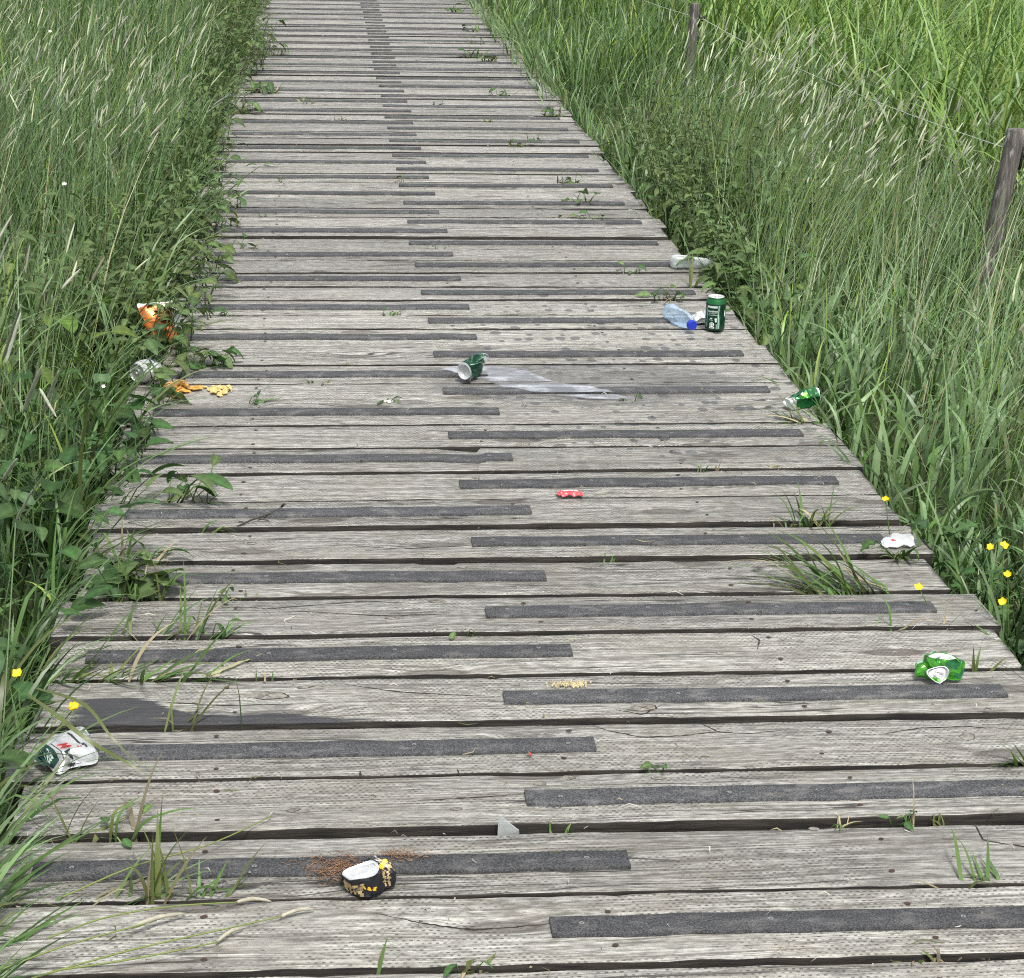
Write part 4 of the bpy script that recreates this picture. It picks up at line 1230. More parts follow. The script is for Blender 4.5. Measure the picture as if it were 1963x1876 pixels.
def can(name, label, loc, axis, top, f, matf, mats, prints=(), lid_mat='silver', base_mat='silver', drop=.002, smooth=False, tab=True, group='crushed drink cans on the boardwalk', cat='drink can', H_=CH, R_=CR, na=72, lid=True):
    """A drink can: body wall, lid (with tab), base, and printing that follows the wall."""
    G, vv = can_wall(40, na, R_, H_)
    B = basis(axis, top)
    def tr(P): return f(P) @ B.T
    Gd = tr(G)
    # ends
    a = np.arange(na)/na*2*math.pi
    def end(profile):
        return np.stack([np.stack([r*np.cos(a), r*np.sin(a), np.full(na, z)], -1) for r, z in profile])
    Lg = end([(.82*R_, H_/2), (.80*R_, H_/2+.0012), (.765*R_, H_/2+.0008), (.735*R_, H_/2-.0035), (.69*R_, H_/2-.0042), (.66*R_, H_/2-.0026), (.35*R_, H_/2-.0026), (.02*R_, H_/2-.0026)])
    Bg = end([(.74*R_, -H_/2), (.70*R_, -H_/2-.0008), (.66*R_, -H_/2+.0005), (.62*R_, -H_/2+.005), (.45*R_, -H_/2+.0085), (.2*R_, -H_/2+.0105), (.02*R_, -H_/2+.011)])
    Ld, Bd = tr(Lg), tr(Bg)
    zmin = min(Gd[..., 2].min(), Ld[..., 2].min(), Bd[..., 2].min())
    sh = np.array([0, 0, drop-zmin]); Gd = Gd+sh; Ld = Ld+sh; Bd = Bd+sh
    root = empty(name, (loc[0], loc[1], 0))
    tag(root, label, cat, group)
    nz = len(vv)
    Q = grid_quads(nz, na, True)
    vm = np.repeat((vv[:-1]+vv[1:])/2, na); um = np.tile((np.arange(na)+.5)/na, nz-1)
    mesh('body', Gd.reshape(-1, 3), Q, None, [MAT[m] for m in mats], matf(um, vm), None, smooth, root)
    if lid:
        o = mesh('lid', Ld.reshape(-1, 3), grid_quads(len(Lg), na, True), None, [MAT[lid_mat]], None, None, smooth, root)
        if tab:
            th = np.linspace(0, 2*math.pi, 15)
            ring = np.stack([.006+.0075*np.cos(th), .0062*np.sin(th), np.full(15, H_/2-.0008)], -1)
            V, Qq, T = tube(tr(ring)+sh, .0011, 6)
            mb = MB(); mb.add(V, Qq, T); mb.build('tab', [MAT['silver']], o)
    mesh('base', Bd.reshape(-1, 3), grid_quads(len(Bg), na, True)[:, ::-1], None, [MAT[base_mat]], None, None, smooth, root)
    for pm, items in prints:
        mb = MB()
        for (V2, T2), u0, v0, rot, lift in items:
            c, s = math.cos(rot), math.sin(rot)
            x = V2[:, 0]*c-V2[:, 1]*s; y = V2[:, 0]*s+V2[:, 1]*c
            P = surf(Gd, u0+x/(2*math.pi*R_), v0+y/H_, vv, lift)
            mb.add(P, T=T2)
        mb.build('print', [MAT[pm]], root, smooth=False)
    return root, Gd, vv


# standing dark green can
camdir = math.atan2(-6.129, -1.289)
th0 = camdir - R(16)
zero = lambda u, v: np.zeros(len(u), int)
U0 = .5                                         # theta0 aligned so that u=.5 faces the viewer
tx = 'Carlsberg'
P_ = lambda g, du, dv, rot=0.0, lift=.0005: (g, .5+du/(2*math.pi*CR), dv/CH, rot, lift)
def dent(P):                                   # thumb dent in the right flank
    a = R(42) + math.pi
    c = np.array([CR*math.cos(a), CR*math.sin(a), .004])
    d = np.linalg.norm((P-c)*np.array([1, 1, .8]), axis=-1)
    n_ = np.array([math.cos(a), math.sin(a), 0])
    return P - n_*(.0055*np.exp(-(d/.012)**2))[..., None]
root, Gd, vv = can('standing_can', 'upright dark green can with pale printing, standing beside the blue-capped bottle', (1.289, 6.135), (.0, -.0, 1), (-math.cos(th0), -math.sin(th0), 0),
    dent, lambda u, v: np.where(v > .83, 1, 0), ['green_dark', 'green_mid'], lid_mat='white_metal', smooth=True, drop=.004, group='drink cans',
    prints=[('print_pale', [P_(text_tris(tx, .0092, .35, .0003), -.001, .071, .04), P_(rect(-.0150, -.0004, .0165, .0004), 0, .0645, .03), P_(rect(-.012, -.0003, .010, .0003), 0, .0618, .03),
             P_(rect(-.0185, -.0005, .0185, .0005, 14, 2), .0, .0575), P_(rect(-.0185, -.0035, .0155, .0035, 14, 3), .0, .0855), P_(rect(-.004, -.003, .004, .003), .0120, .045), P_(rect(-.004, -.0022, .004, .0022), -.004, .0470), P_(rect(-.007, -.0008, .006, .0008), -.004, .0415),
             P_(rect(-.0025, -.0035, .003, .0035), .012, .0385)]),
            ('green_pale', [P_(rect(-.0030, -.039, .0030, .039, 4, 14), .0215, .052), P_(rect(-.0012, -.036, .0012, .036, 3, 14), -.0205, .052), P_(rect(-.0014, -.008, .0014, .008), .0145, .020)]),
            ('print_white', [P_(disc(0, 0, .0078, .0054), -.001, .0265), P_(disc(0, 0, .0036), -.001, .0265), P_(rect(-.0085, -.0026, .0085, .0026), -.001, .0165), P_(blob2(0, 0, .0035, .011, 3, j=.1), .047, .062)]),
            ('teal_dark', [P_(rect(-.006, -.0007, .006, .0007), -.001, .0165, 0, .0008)])])

# crumpled can in the middle of the deck, its base towards the viewer
fz = chain(facets(21, 5, .40, .72, .5, (0, .4)), scale3(1, 1, .72), bend_axis(.45, (1, 0)), wrinkle(3, .0014, 60))
def keep_base(P, g=fz):                        # the base ring stays round
    t = np.clip((P[..., 2]+CH/2)/(CH*.16), 0, 1)[..., None]
    t = t*t*(3-2*t)
    base = P.copy(); base[..., 2] = (P[..., 2]+CH/2)*.72 - CH/2*.72 - .011
    return base*(1-t)+g(P)*t
pc = gp(896, 713, .034); axC = np.array([.66, .75, .0]); axC /= np.linalg.norm(axC)
root, Gd, vv = can('crushed_can', 'crushed green can lying in its white spill in the middle of the deck', (pc[0]+axC[0]*.036, pc[1]+axC[1]*.036), axC, (0, 0, 1), keep_base,
    lambda u, v: np.where(v < .10, 1, np.where((v > .86), 2, 0)), ['green_dark', 'silver', 'green_mid'], base_mat='white_metal')
arc = np.linspace(0, math.pi, 12)
top_ = gp(917, 703, .055)
ringp = np.stack([.018*np.cos(arc)*.9, .010*np.cos(arc), .026*np.sin(arc)**.8], -1) + np.array([.030, .036, .046])
V, Q, T = tube(ringp, .0016, 6); mb = MB(); mb.add(V, Q, T); mb.build('bent_rim', [MAT['silver']], root)
V2, T2 = blob2(0, 0, .012, .008, 5)
mb = MB(); mb.add(np.stack([V2[:, 0]+.031, np.full(len(V2), .034)+V2[:, 0]*.3, .056+V2[:, 1]], -1), T=T2); mb.build('torn_lid', [MAT['white_metal']], root)

# dented can at the right edge
fz = chain(facets(33, 6, .60, .85, .4, (0, .5)), scale3(.86, 1, .92), wrinkle(5, .0013, 70))
can('crushed_can', 'dented green can lying on its side at the right deck edge, silver end inward', (1.374, 5.262), (.90, .42, .0), (0, -.4, 1), fz,
    lambda u, v: np.where(v > .93, 1, np.where(((v > .34) & (v < .62) & (u > .04) & (u < .16)), 2, np.where(v < .17, 1, 0))), ['green_mid', 'white_metal', 'green_bright'],
    prints=[('print_white', [(blob2(0, 0, .008, .006, 8), .03, .45, 0, .0006), (blob2(0, 0, .004, .003, 9), .02, .30, 0, .0006)])], base_mat='white_metal')

# (white flattened can: built with the other folded cans below)

# silver and white can under the leaves on the left
fz = chain(facets(61, 4, .6, .9, .4, (0, .3)), wrinkle(11, .0006, 60))
can('drink_can', 'white and grey striped can half under leaves, left of the orange scraps', (-.520, 5.575), (-.52, -.85, .05), (-.1, -.3, 1), fz,
    lambda u, v: np.where((v < .03) | (v > .93), 1, np.where(((v > .47) & (v < .55)) | ((np.abs(u-.06) < .025) & (v < .55)) | ((v > .05) & (v < .24) & (np.abs(u-.93) < .07)) | (v < .12), 2, 0)), ['white_metal', 'silver', 'ink'], group='drink cans', lid_mat='silver')

# white folded can between the bottle and the standing can
fz = chain(scale3(.62, 1.05, .62), facets(77, 7, .45, .85, .7, (0, .4)), wrinkle(13, .002, 50))
can('crushed_can', 'folded white and silver can squeezed between the clear bottle and the standing can', (1.262, 6.225), (.85, .25, .25), (-.3, -.5, 1), fz,
    lambda u, v: np.where((v > .55) & (v < .7), 1, 0), ['white_metal', 'silver'])

# flat white can among leaves at the near right edge
fz = chain(scale3(.27, .92, .85), facets(81, 5, .6, .95, .6, (0, .3)), scale3(.9, .82, .82), wrinkle(15, .0014, 50))
can('crushed_can', 'flattened white can with a red mark, half under leaves at the right deck edge', (1.338, 4.150), (1, .05, .03), (0, -.35, 1), fz,
    lambda u, v: np.where(v < .05, 1, 0), ['white_metal', 'silver'],
    prints=[('red', [(blob2(0, 0, .012, .0040, 3, j=.45), .06, .34, 1.2, .0008)]), ('ink', [(rect(-.006, -.0006, .006, .0006), -.05, .28, 1.5, .0008)])])


def loft(rings, matf, seed, nplanes=6, wamp=.0012, sub=4, na=56, fac=(.72, .95)):
    """Skin through rings of control points (each: centre, u axis, v axis, exponent list); returns grid."""
    a = np.arange(na)/na*2*math.pi
    K = []
    for c, u, v, sq in rings:
        r = 1/(np.abs(np.cos(a))**sq+np.abs(np.sin(a))**sq)**(1/sq)
        K.append(np.array(c)[None]+r[:, None]*(np.cos(a)[:, None]*np.array(u)[None]+np.sin(a)[:, None]*np.array(v)[None]))
    K = np.array(K); m = len(K)
    out = []
    for s in np.linspace(0, m-1, (m-1)*sub+1):
        i = min(int(s), m-2); f = s-i
        p0, p1, p2, p3 = K[max(i-1, 0)], K[i], K[i+1], K[min(i+2, m-1)]
        out.append(.5*((2*p1)+(-p0+p2)*f+(2*p0-5*p1+4*p2-p3)*f*f+(-p0+3*p1-3*p2+p3)*f**3))
    return np.array(out)


def crumple_grid(G, seed, k, lo, hi, amp, freq, keep=(0, 0)):
    """Random flat facets and sharp wrinkles on a closed grid about its centre."""
    q = np.random.RandomState(seed); c = G.reshape(-1, 3).mean(0)
    P = G-c
    for i in range(k):
        n_ = q.normal(0, 1, 3); n_[2] = abs(n_[2])*.8; n_ /= np.linalg.norm(n_)
        mx = (P @ n_).max(); d = mx*q.uniform(lo, hi)
        s = np.clip(P @ n_-d, 0, None); P = P-n_*(s*(1+q.uniform(0, .5)))[..., None]
    P = wrinkle(seed+1, amp, freq)(P)
    out = P+c
    if keep[0]: out[:keep[0]] = G[:keep[0]]
    if keep[1]: out[-keep[1]:] = G[-keep[1]:]
    return out


def ring(pts, org, sc, na=64, shrink=1.0, z=None):
    """Closed outline measured on the photograph -> world ring of na points, anticlockwise from the right."""
    P = []
    for p in pts:
        zz = p[2] if z is None else z
        P.append(gp((org[0]+p[0]/sc)/1.98319, (org[1]+p[1]/sc)/1.98319, zz))
    P = np.array(P)
    c = P.mean(0)
    a = np.arctan2((P-c)[:, 1], (P-c)[:, 0]) % (2*math.pi)
    o_ = np.argsort(a); P = P[o_]; a = a[o_]
    t = np.arange(na)/na*2*math.pi
    aa = np.concatenate([a-2*math.pi, a, a+2*math.pi]); PP = np.concatenate([P, P, P])
    Rg = np.stack([np.interp(t, aa, PP[:, k]) for k in range(3)], -1)
    Rg = .5*Rg+.25*np.roll(Rg, 1, 0)+.25*np.roll(Rg, -1, 0)
    return c+(Rg-c)*np.array([shrink, shrink, 1])


def skin(rings, sub=5):
    K = np.array(rings); m = len(K); out = []
    for s_ in np.linspace(0, m-1, (m-1)*sub+1):
        i = min(int(s_), m-2); f = s_-i
        out.append(K[i]*(1-f)+K[i+1]*f)
    return np.array(out)


def cap(Rg, nn, prof):
    """Rows of points that close a ring: (fraction of the way out, lift along nn)."""
    c = Rg.mean(0)
    return np.array([c+(Rg-c)*f+np.array(nn)*l for f, l in prof])


def crease(G, seed, amp, freq, lo=0, hi=0):
    o = wrinkle(seed, amp, freq)(G)
    if lo: o[:lo] = G[:lo]
    if hi: o[-hi:] = G[-hi:]
    o[..., 2] = np.maximum(o[..., 2], .0045)
    return o


def uvm(G):
    a, b = G.shape[:2]
    return np.tile((np.arange(b)+.5)/b, a-1), np.repeat((np.arange(a-1)+.5)/(a-1), b)


from mathutils.bvhtree import BVHTree


def drape(V2, O, ex, ey, bvh, lift=.0007):
    """Lay flat print on a crumpled surface from above."""
    P = np.array(O)[None]+V2[:, :1]*np.array(ex)[None]+V2[:, 1:2]*np.array(ey)[None]
    for p in P:
        h = bvh.ray_cast(Vector((p[0], p[1], .3)), Vector((0, 0, -1)))
        p[2] = h[0].z+lift if h[0] else .02
    return P


# white flattened can at the left front
og, sc_ = (80, 2720), 5.166
OUT = [(335, 740, .02), (420, 600, .022), (590, 490, .024), (750, 460, .024), (1030, 305, .024), (1130, 265, .024), (1250, 285, .024), (1350, 430, .02), (1520, 760, .016), (1500, 880, .010), (1430, 960, .008), (1120, 1005, .010), (950, 1050, .008), (850, 1165, .006), (720, 1150, .006), (590, 1070, .008), (480, 990, .010), (345, 840, .014)]
w0 = ring(OUT, og, sc_, shrink=.86, z=.0045); w1 = ring(OUT, og, sc_); w2 = ring(OUT, og, sc_, shrink=.88); w2[:, 2] += .010; w3 = ring(OUT, og, sc_, shrink=.62); w3[:, 2] = .037; w4 = ring(OUT, og, sc_, shrink=.3); w4[:, 2] = .039; w5 = ring(OUT, og, sc_, shrink=.01); w5[:, 2] = .039
G = crease(skin([w0, w1, w2, w3, w4, w5], 6), 9, .0016, 38, 3)
lo_ = np.array([G[..., 0].mean(), G[..., 1].mean(), 0])
root = empty('crushed_can', tuple(lo_)); tag(root, 'crushed white can with a dark green patch and red lettering, left front', 'drink can', 'crushed drink cans on the boardwalk')
um, vm = uvm(G)
mesh('body', (G-lo_).reshape(-1, 3), grid_quads(G.shape[0], 64, True), None, [MAT['white_metal'], MAT['silver']], np.where((vm < .45) & (vm > .25) & (um > .60) & (um < .95), 1, 0), None, False, root)
Vl = [Vector(v) for v in G.reshape(-1, 3)]
bv = BVHTree.FromPolygons(Vl, [tuple(int(x) for x in f) for f in grid_quads(G.shape[0], 64, True)])
def px_(x, y, z=.037): return gp((og[0]+x/sc_)/1.98319, (og[1]+y/sc_)/1.98319, z)
O_ = px_(870, 640); ex = px_(1030, 765)-O_; ex /= np.linalg.norm(ex); ey = np.array([-ex[1], ex[0], 0])
def put(name_mat, items):
    mb = MB()
    for (V2, T2), off, lift in items:
        mb.add(drape(V2+np.array(off), O_, ex, ey, bv, lift)-lo_, T=T2)
    mb.build('print', [MAT[name_mat]], root, smooth=False)
put('teal_dark', [(rect(-.034, -.017, .019, .013, 24, 14), (-.006, -.032), .0006)])
put('pink', [(rect(-.012, -.0095, .010, .0105, 8, 8), (-.007, .001), .0006)])
put('red', [(text_tris('M', .027, 0, .0008), (-.008, .001), .0012), (rect(-.004, -.0010, .004, .0010), (.010, .020), .0007), (rect(-.003, -.0009, .003, .0009), (.012, .024), .0007)])
put('ink', [(text_tris('vel', .028, .1, .0002), (.023, .000), .0012), (rect(-.026, -.0008, .022, .0008, 20, 2), (-.004, -.0130), .0008), (rect(-.024, -.0020, .024, .0020, 20, 2), (-.026, .030), .0007), (blob2(0, 0, .009, .0035, 4, j=.4), (.004, .034), .0007)])
put('print_pale', [(text_tris('TNSE', .0105, 0, .0003), (-.012, -.028), .0013), (blob2(0, 0, .007, .0016, 6, j=.5), (-.020, -.040), .0013), (blob2(0, 0, .006, .0014, 7, j=.5), (-.004, -.042), .0013)])
tb = [px_(1110, 280, .034), px_(1190, 275, .036), px_(1260, 290, .034), px_(1330, 400, .028)]
mb = MB(); V, Q, T = tube(np.array(tb)-lo_, .0022, 6); mb.add(V, Q, T); mb.build('rim', [MAT['silver']], root)

# bright green folded can
og, sc_ = (3400, 2440), 5.453
OUT = [(450, 745, .005), (445, 620, .014), (540, 440, .028), (620, 345, .036), (820, 275, .038), (1160, 295, .038), (1310, 365, .036), (1400, 405, .032), (1470, 520, .024), (1465, 690, .010), (1300, 790, .006), (1130, 840, .006), (940, 870, .006), (830, 840, .006), (700, 795, .006)]
TOPR = [(660, 318, .040), (820, 258, .043), (1000, 256, .044), (1150, 283, .044), (1310, 358, .040), (1200, 372, .040), (1080, 378, .040), (900, 356, .040), (740, 330, .040)]
LID = [(640, 620, .026), (700, 575, .030), (850, 530, .034), (960, 505, .036), (1080, 520, .035), (1140, 590, .030), (1135, 700, .020), (1090, 780, .012), (940, 885, .005), (850, 845, .008), (740, 770, .014), (680, 700, .020)]
l0 = ring(LID, og, sc_)
g1 = ring(OUT, og, sc_, shrink=.80); g1[:, 1] -= .006; g2 = ring(OUT, og, sc_); g3 = ring(OUT, og, sc_, shrink=.97); g3[:, 1] += .010; g3[:, 2] += .003
tr_ = ring(TOPR, og, sc_)
G = crease(skin([l0, l0*.55+g1*.45, g2, g3, tr_*.4+g3*.6, tr_], 5), 14, .0026, 58, 1, 1)
lo_ = np.array([G[..., 0].mean(), G[..., 1].mean(), 0])
root = empty('crushed_can', tuple(lo_)); tag(root, 'crumpled bright green can folded double on the near right strip, silver end forward', 'drink can', 'crushed drink cans on the boardwalk')
um, vm = uvm(G)
mi = np.where(np.sin(um*26+vm*2.5)+.4*np.sin(um*61-vm*5) > .95, 1, 0); mi[(vm > .42) & (vm < .66) & (um > .30) & (um < .47)] = 2
mesh('body', (G-lo_).reshape(-1, 3), grid_quads(G.shape[0], 64, True), None, [MAT['green_bright'], MAT['green_mid'], MAT['green_pale']], mi, None, False, root)
nn = np.cross(l0[20]-l0.mean(0), l0[0]-l0.mean(0)); nn /= np.linalg.norm(nn); nn = nn if nn[1] < 0 else -nn
C_ = cap(l0, nn, [(1.0, 0), (.97, .0024), (.90, .0026), (.84, -.002), (.6, -.0025), (.45, -.0005), (.02, -.003)])
C_[4:] = wrinkle(6, .0009, 70)(C_[4:])
o = mesh('lid', (C_-lo_).reshape(-1, 3), grid_quads(len(C_), 64, True), None, [MAT['silver']], None, None, True, root)
mb = MB(); cc = l0.mean(0)-lo_; th = np.linspace(0, 2*math.pi, 15)
V, Q, T = tube(np.stack([cc[0]-.001+.0065*np.cos(th), cc[1]-.006+.003*np.sin(th), cc[2]+.002+.0055*np.sin(th)], -1), .0011, 6); mb.add(V, Q, T)
mb.build('tab', [MAT['screw']], o)
C_ = cap(tr_, (0, 0, 1), [(1.0, 0), (.95, .0016), (.88, .0014), (.80, -.002), (.3, .0005), (.02, .001)])
mesh('base', (C_-lo_).reshape(-1, 3), grid_quads(len(C_), 64, True), None, [MAT['white_metal']], None, None, True, root)

# black and yellow folded can
og, sc_ = (1220, 3220), 5.166
OUT = [(330, 590, .020), (450, 770, .012), (560, 870, .008), (680, 962, .005), (830, 985, .005), (970, 990, .005), (1120, 930, .006), (1250, 860, .008), (1400, 770, .010), (1490, 700, .014), (1505, 620, .020), (1430, 430, .030), (1320, 360, .034), (1200, 310, .038), (1080, 275, .040), (800, 350, .038), (480, 460, .034), (360, 545, .026)]
LID = [(1020, 275, .046), (1120, 340, .046), (1150, 430, .044), (1110, 520, .042), (1040, 575, .040), (900, 618, .038), (720, 640, .036), (560, 662, .034), (460, 590, .034), (385, 530, .034), (480, 460, .038), (700, 372, .042), (900, 300, .045)]
l0 = ring(LID, og, sc_)
b0 = ring(OUT, og, sc_, shrink=.84, z=.0045); b1 = ring(OUT, og, sc_); b2 = ring(OUT, og, sc_, shrink=.93); b2[:, 2] += .008
G = crease(skin([b0, b1, b2, b2*.45+l0*.55-np.array([0, 0, .002]), l0], 5), 27, .0015, 55, 1, 1)
lo_ = np.array([G[..., 0].mean(), G[..., 1].mean(), 0])
root = empty('crushed_can', tuple(lo_)); tag(root, 'crushed black can with a yellow band and silver lid, on the front strip', 'drink can', 'crushed drink cans on the boardwalk')
# look up what is printed at each face from where the face lies on the can
fc = G.reshape(-1, 3)[grid_quads(G.shape[0], 64, True)].mean(1)-G.reshape(-1, 3).mean(0)
um, vm = uvm(G)
mi = np.zeros(len(um), int)
dg = fc[:, 0]*.80+fc[:, 1]*-.60                        # runs down to the right across the can
sd2 = fc[:, 0]*.60+fc[:, 1]*.80
rt_ = (fc[:, 0] > .004) & (vm > .34)
pb = fc[:, 0]*.86-fc[:, 1]*.50
up_ = rt_ & (fc[:, 1] > -.014)
mi[up_ & (pb > .0135) & (pb < .0205)] = 1
mi[up_ & (pb > .0240) & (pb < .0340) & (np.sin(sd2*900)+np.sin(pb*700+sd2*300) > -.2)] = 2
mi[up_ & (pb > .0065) & (pb < .0105) & (np.sin(sd2*1100) > .1)] = 2
lf = (fc[:, 0] < -.006) & (fc[:, 1] < -.004) & (vm > .12) & (vm < .78)
mi[lf & (np.sin(fc[:, 0]*700+fc[:, 1]*900)+np.sin(fc[:, 1]*1300-fc[:, 2]*900) > -.5)] = 2
mi[(fc[:, 0] < -.012) & (vm > .5) & (vm < .62) & (fc[:, 1] < .010)] = 3
mi[(np.abs(fc[:, 0]-.004) < .010) & (vm > .55) & (vm < .66) & (fc[:, 1] < 0) & (np.sin(fc[:, 0]*700) > -.3)] = 1
mesh('body', (G-lo_).reshape(-1, 3), grid_quads(G.shape[0], 64, True), None, [MAT['black'], MAT['yellow'], MAT['gold'], MAT['silver']], mi, None, False, root)
nn = np.array([0.1, -.25, .95])
C_ = cap(l0, nn, [(1.0, 0), (.98, .0020), (.93, .0022), (.88, -.0010), (.66, -.0012), (.61, .0012), (.3, .0006), (.02, .0004)])
C_[4:] = wrinkle(8, .0004, 90)(C_[4:])
o = mesh('lid', (C_-lo_).reshape(-1, 3), grid_quads(len(C_), 64, True), None, [MAT['white_metal']], None, None, True, root)
th = np.linspace(0, 2*math.pi, 15); cc = l0.mean(0)-lo_
V, Q, T = tube(np.stack([cc[0]+.016+.0055*np.cos(th), cc[1]+.008+.005*np.sin(th), np.full(15, cc[2]+.005)+.003*np.sin(th)], -1), .0009, 6); mb = MB(); mb.add(V, Q, T); mb.build('tab', [MAT['silver']], o)

# clear bottle with blue cap
A_ = gp(1291, 602, .033); B_ = gp(1328, 625, .033); ax = (B_-A_); ax[2] = 0; LB = .205; ax /= np.linalg.norm(ax)
A_ = B_-ax*LB
root = empty('plastic_bottle', (A_[0], A_[1], 0))
tag(root, 'clear plastic bottle with a blue cap lying beside the upright green can', 'bottle')
def lathe_lying(prof, na, B, z0):
    a = np.arange(na)/na*2*math.pi
    P = np.stack([np.stack([r*np.cos(a), r*np.sin(a), np.full(na, s)], -1) for s, r in prof])
    return P
Bm = basis(ax, (0, 0, 1))
prof = [(.0, .004), (.001, .020), (.005, .028), (.012, .0315), (.03, .032), (.045, .0302), (.05, .0318), (.065, .0302), (.07, .0318), (.085, .0302), (.09, .0318), (.105, .030), (.12, .0315), (.135, .031), (.150, .028), (.165, .0215), (.176, .0155), (.182, .0135), (.186, .0165), (.188, .0165), (.189, .0130), (.190, .0130)]
prof = [(a_, r_*.92) for a_, r_ in prof]
P = lathe_lying(prof, 40, None, 0)
P = chain(facets(5, 3, .8, .92, .2, (0, .2), .032), wrinkle(2, .0005, 60))(P)
P = P @ Bm.T + np.array([0, 0, .0335])
mesh('bottle_body', P.reshape(-1, 3), grid_quads(len(prof), 40, True), None, [MAT['pet']], None, None, True, root)
prof = [(.1895, .0142), (.1895, .0158), (.191, .0162), (.2035, .0160), (.2055, .0150), (.206, .0138), (.2062, .006), (.2062, .0005)]
aa = np.arange(60)/60*2*math.pi
P = np.stack([np.stack([(r*(1+(.02 if .5 < i < 3.5 else 0)*(np.arange(60) % 2)))*np.cos(aa), (r*(1+(.02 if .5 < i < 3.5 else 0)*(np.arange(60) % 2)))*np.sin(aa), np.full(60, s)], -1) for i, (s, r) in enumerate(prof)])
P = P @ Bm.T + np.array([0, 0, .0335])
mesh('cap', P.reshape(-1, 3), grid_quads(len(prof), 60, True), None, [MAT['cap_blue']], None, None, False, root)

# frosted bottle half in the weeds
root = empty('plastic_bottle', (1.300, 7.06, 0))
tag(root, 'frosted clear plastic bottle lying half in the weeds behind the upright green can', 'bottle')
Bm = basis((1, .06, -.02), (0, 0, 1))
prof = [(.0, .004), (.002, .022), (.008, .030), (.02, .033), (.05, .0335), (.06, .032), (.09, .0335), (.115, .034), (.13, .033), (.15, .028), (.17, .018), (.185, .0135), (.20, .0135)]
P = lathe_lying(prof, 40, None, 0)
P = chain(facets(8, 4, .62, .85, .25, (0, .2), .033), wrinkle(7, .0006, 50))(P)
P = P @ Bm.T; P[..., 2] *= .84; P[..., 2] -= P[..., 2].min()-.003
mesh('bottle_body', P.reshape(-1, 3), grid_quads(len(prof), 40, True), None, [MAT['frost']], None, None, True, root)

# orange crisp bag among the nettles
root = empty('crisp_bag', (-.515, 6.02, 0))
tag(root, 'crumpled orange and white foil bag stuck among the nettles on the left edge', 'bag')
uu, ww = np.meshgrid(np.linspace(-1, 1, 26), np.linspace(-1, 1, 34))
th_ = .020*(1-np.abs(uu)**3)*(1-np.abs(ww)**4)
F = np.stack([uu*.055, -th_, ww*.070], -1); Bk = np.stack([uu*.055, th_, ww*.070], -1)
wv = wrinkle(31, .0055, 34)
rot = np.array(Matrix.Rotation(R(-28), 3, 'X') @ Matrix.Rotation(R(-14), 3, 'Y') @ Matrix.Rotation(R(15), 3, 'Z'))
mb = MB()
um = ((uu[:-1, :-1]+uu[1:, 1:])/2).ravel(); vm = ((ww[:-1, :-1]+ww[1:, 1:])/2).ravel()
mi = np.where((um > .62) | (vm > .80) | ((um+vm*.6 > .55) & (np.sin(um*14+vm*9) > .2)), 1, 0); mi[(vm < -.45) & (um > .3)] = 0
for S_ in (F, Bk):
    P = wv(S_) @ rot.T
    mb.add(P.reshape(-1, 3)+np.array([0, 0, .066]), grid_quads(34, 26), m=mi)
mb.build('bag_film', [MAT['orange_foil'], MAT['bag_white']], root, smooth=False)


# scraps of food
def scrap(name, label, cat, c, rx, ry, hgt, seed, n, mat, rr=(.006, .014)):
    """A heap of small torn, crinkled flakes lying on the boards."""
    q = np.random.RandomState(seed); mb = MB()
    for i in range(n):
        rad = q.uniform(*rr); x = c[0]+q.normal(0, .5)*rx; y = c[1]+q.normal(0, .5)*ry; z = hgt*q.uniform(.15, 1)*math.exp(-((x-c[0])/rx)**2-((y-c[1])/ry)**2)
        nr2, na2 = 4, 11
        a = np.arange(na2)/na2*2*math.pi; jag = 1+q.uniform(-.35, .35, na2)
        fs = np.array([0.02, .4, .75, 1.0])
        el = q.uniform(.5, 1.2); ph = q.uniform(0, 3.14)
        lx = rad*fs[:, None]*jag*np.cos(a); ly = rad*fs[:, None]*jag*np.sin(a)*el
        X = lx*math.cos(ph)-ly*math.sin(ph); Y = lx*math.sin(ph)+ly*math.cos(ph)
        Z = .0025+z+q.uniform(-1, 1)*.35*X+abs(q.uniform(-.3, .3))*np.abs(Y)+q.uniform(0, .0025, X.shape)
        Z = np.maximum(Z, .002)
        top = np.stack([x+X, y+Y, Z+.0022], -1); bot = np.stack([x+X, y+Y, Z], -1)[::-1]
        S_ = np.concatenate([top, bot])
        mb.add(S_.reshape(-1, 3), grid_quads(8, na2, True))
    o = mb.build(name, [MAT[mat]], loc=(c[0], c[1], 0), smooth=False)
    return tag(o, label, cat)


c = gp(340, 752, 0)
scrap('food_scraps', 'heap of torn orange food scraps below the striped can at the left edge', 'food scraps', c, .045, .050, .012, 3, 34, 'crisp', (.009, .022))
c = gp(420, 752, 0)
scrap('food_scraps', 'flattened heap of pale yellow crumbs, right of the orange scraps', 'food scraps', c, .032, .044, .006, 4, 70, 'crumb', (.003, .010))
c = gp(1092, 1316, 0)
scrap('crumbs', 'small patch of pale yellow crumbs beside the strip near the front middle', 'crumbs', c, .036, .016, .001, 5, 150, 'crumb_pale', (.0007, .0020))
c = gp(1045, 1322, 0)
c = gp(360, 884, 0)
scrap('paper_scraps', 'two pale scraps beside the broad leaves on the left boards', 'scraps', c, .022, .008, .004, 6, 7, 'paper', (.004, .010))
c = gp(748, 775, 0)
scrap('shell_scraps', 'pair of whitish scraps with a green sprig in a gap left of centre', 'scraps', c, .020, .006, .004, 7, 5, 'paper', (.004, .008))

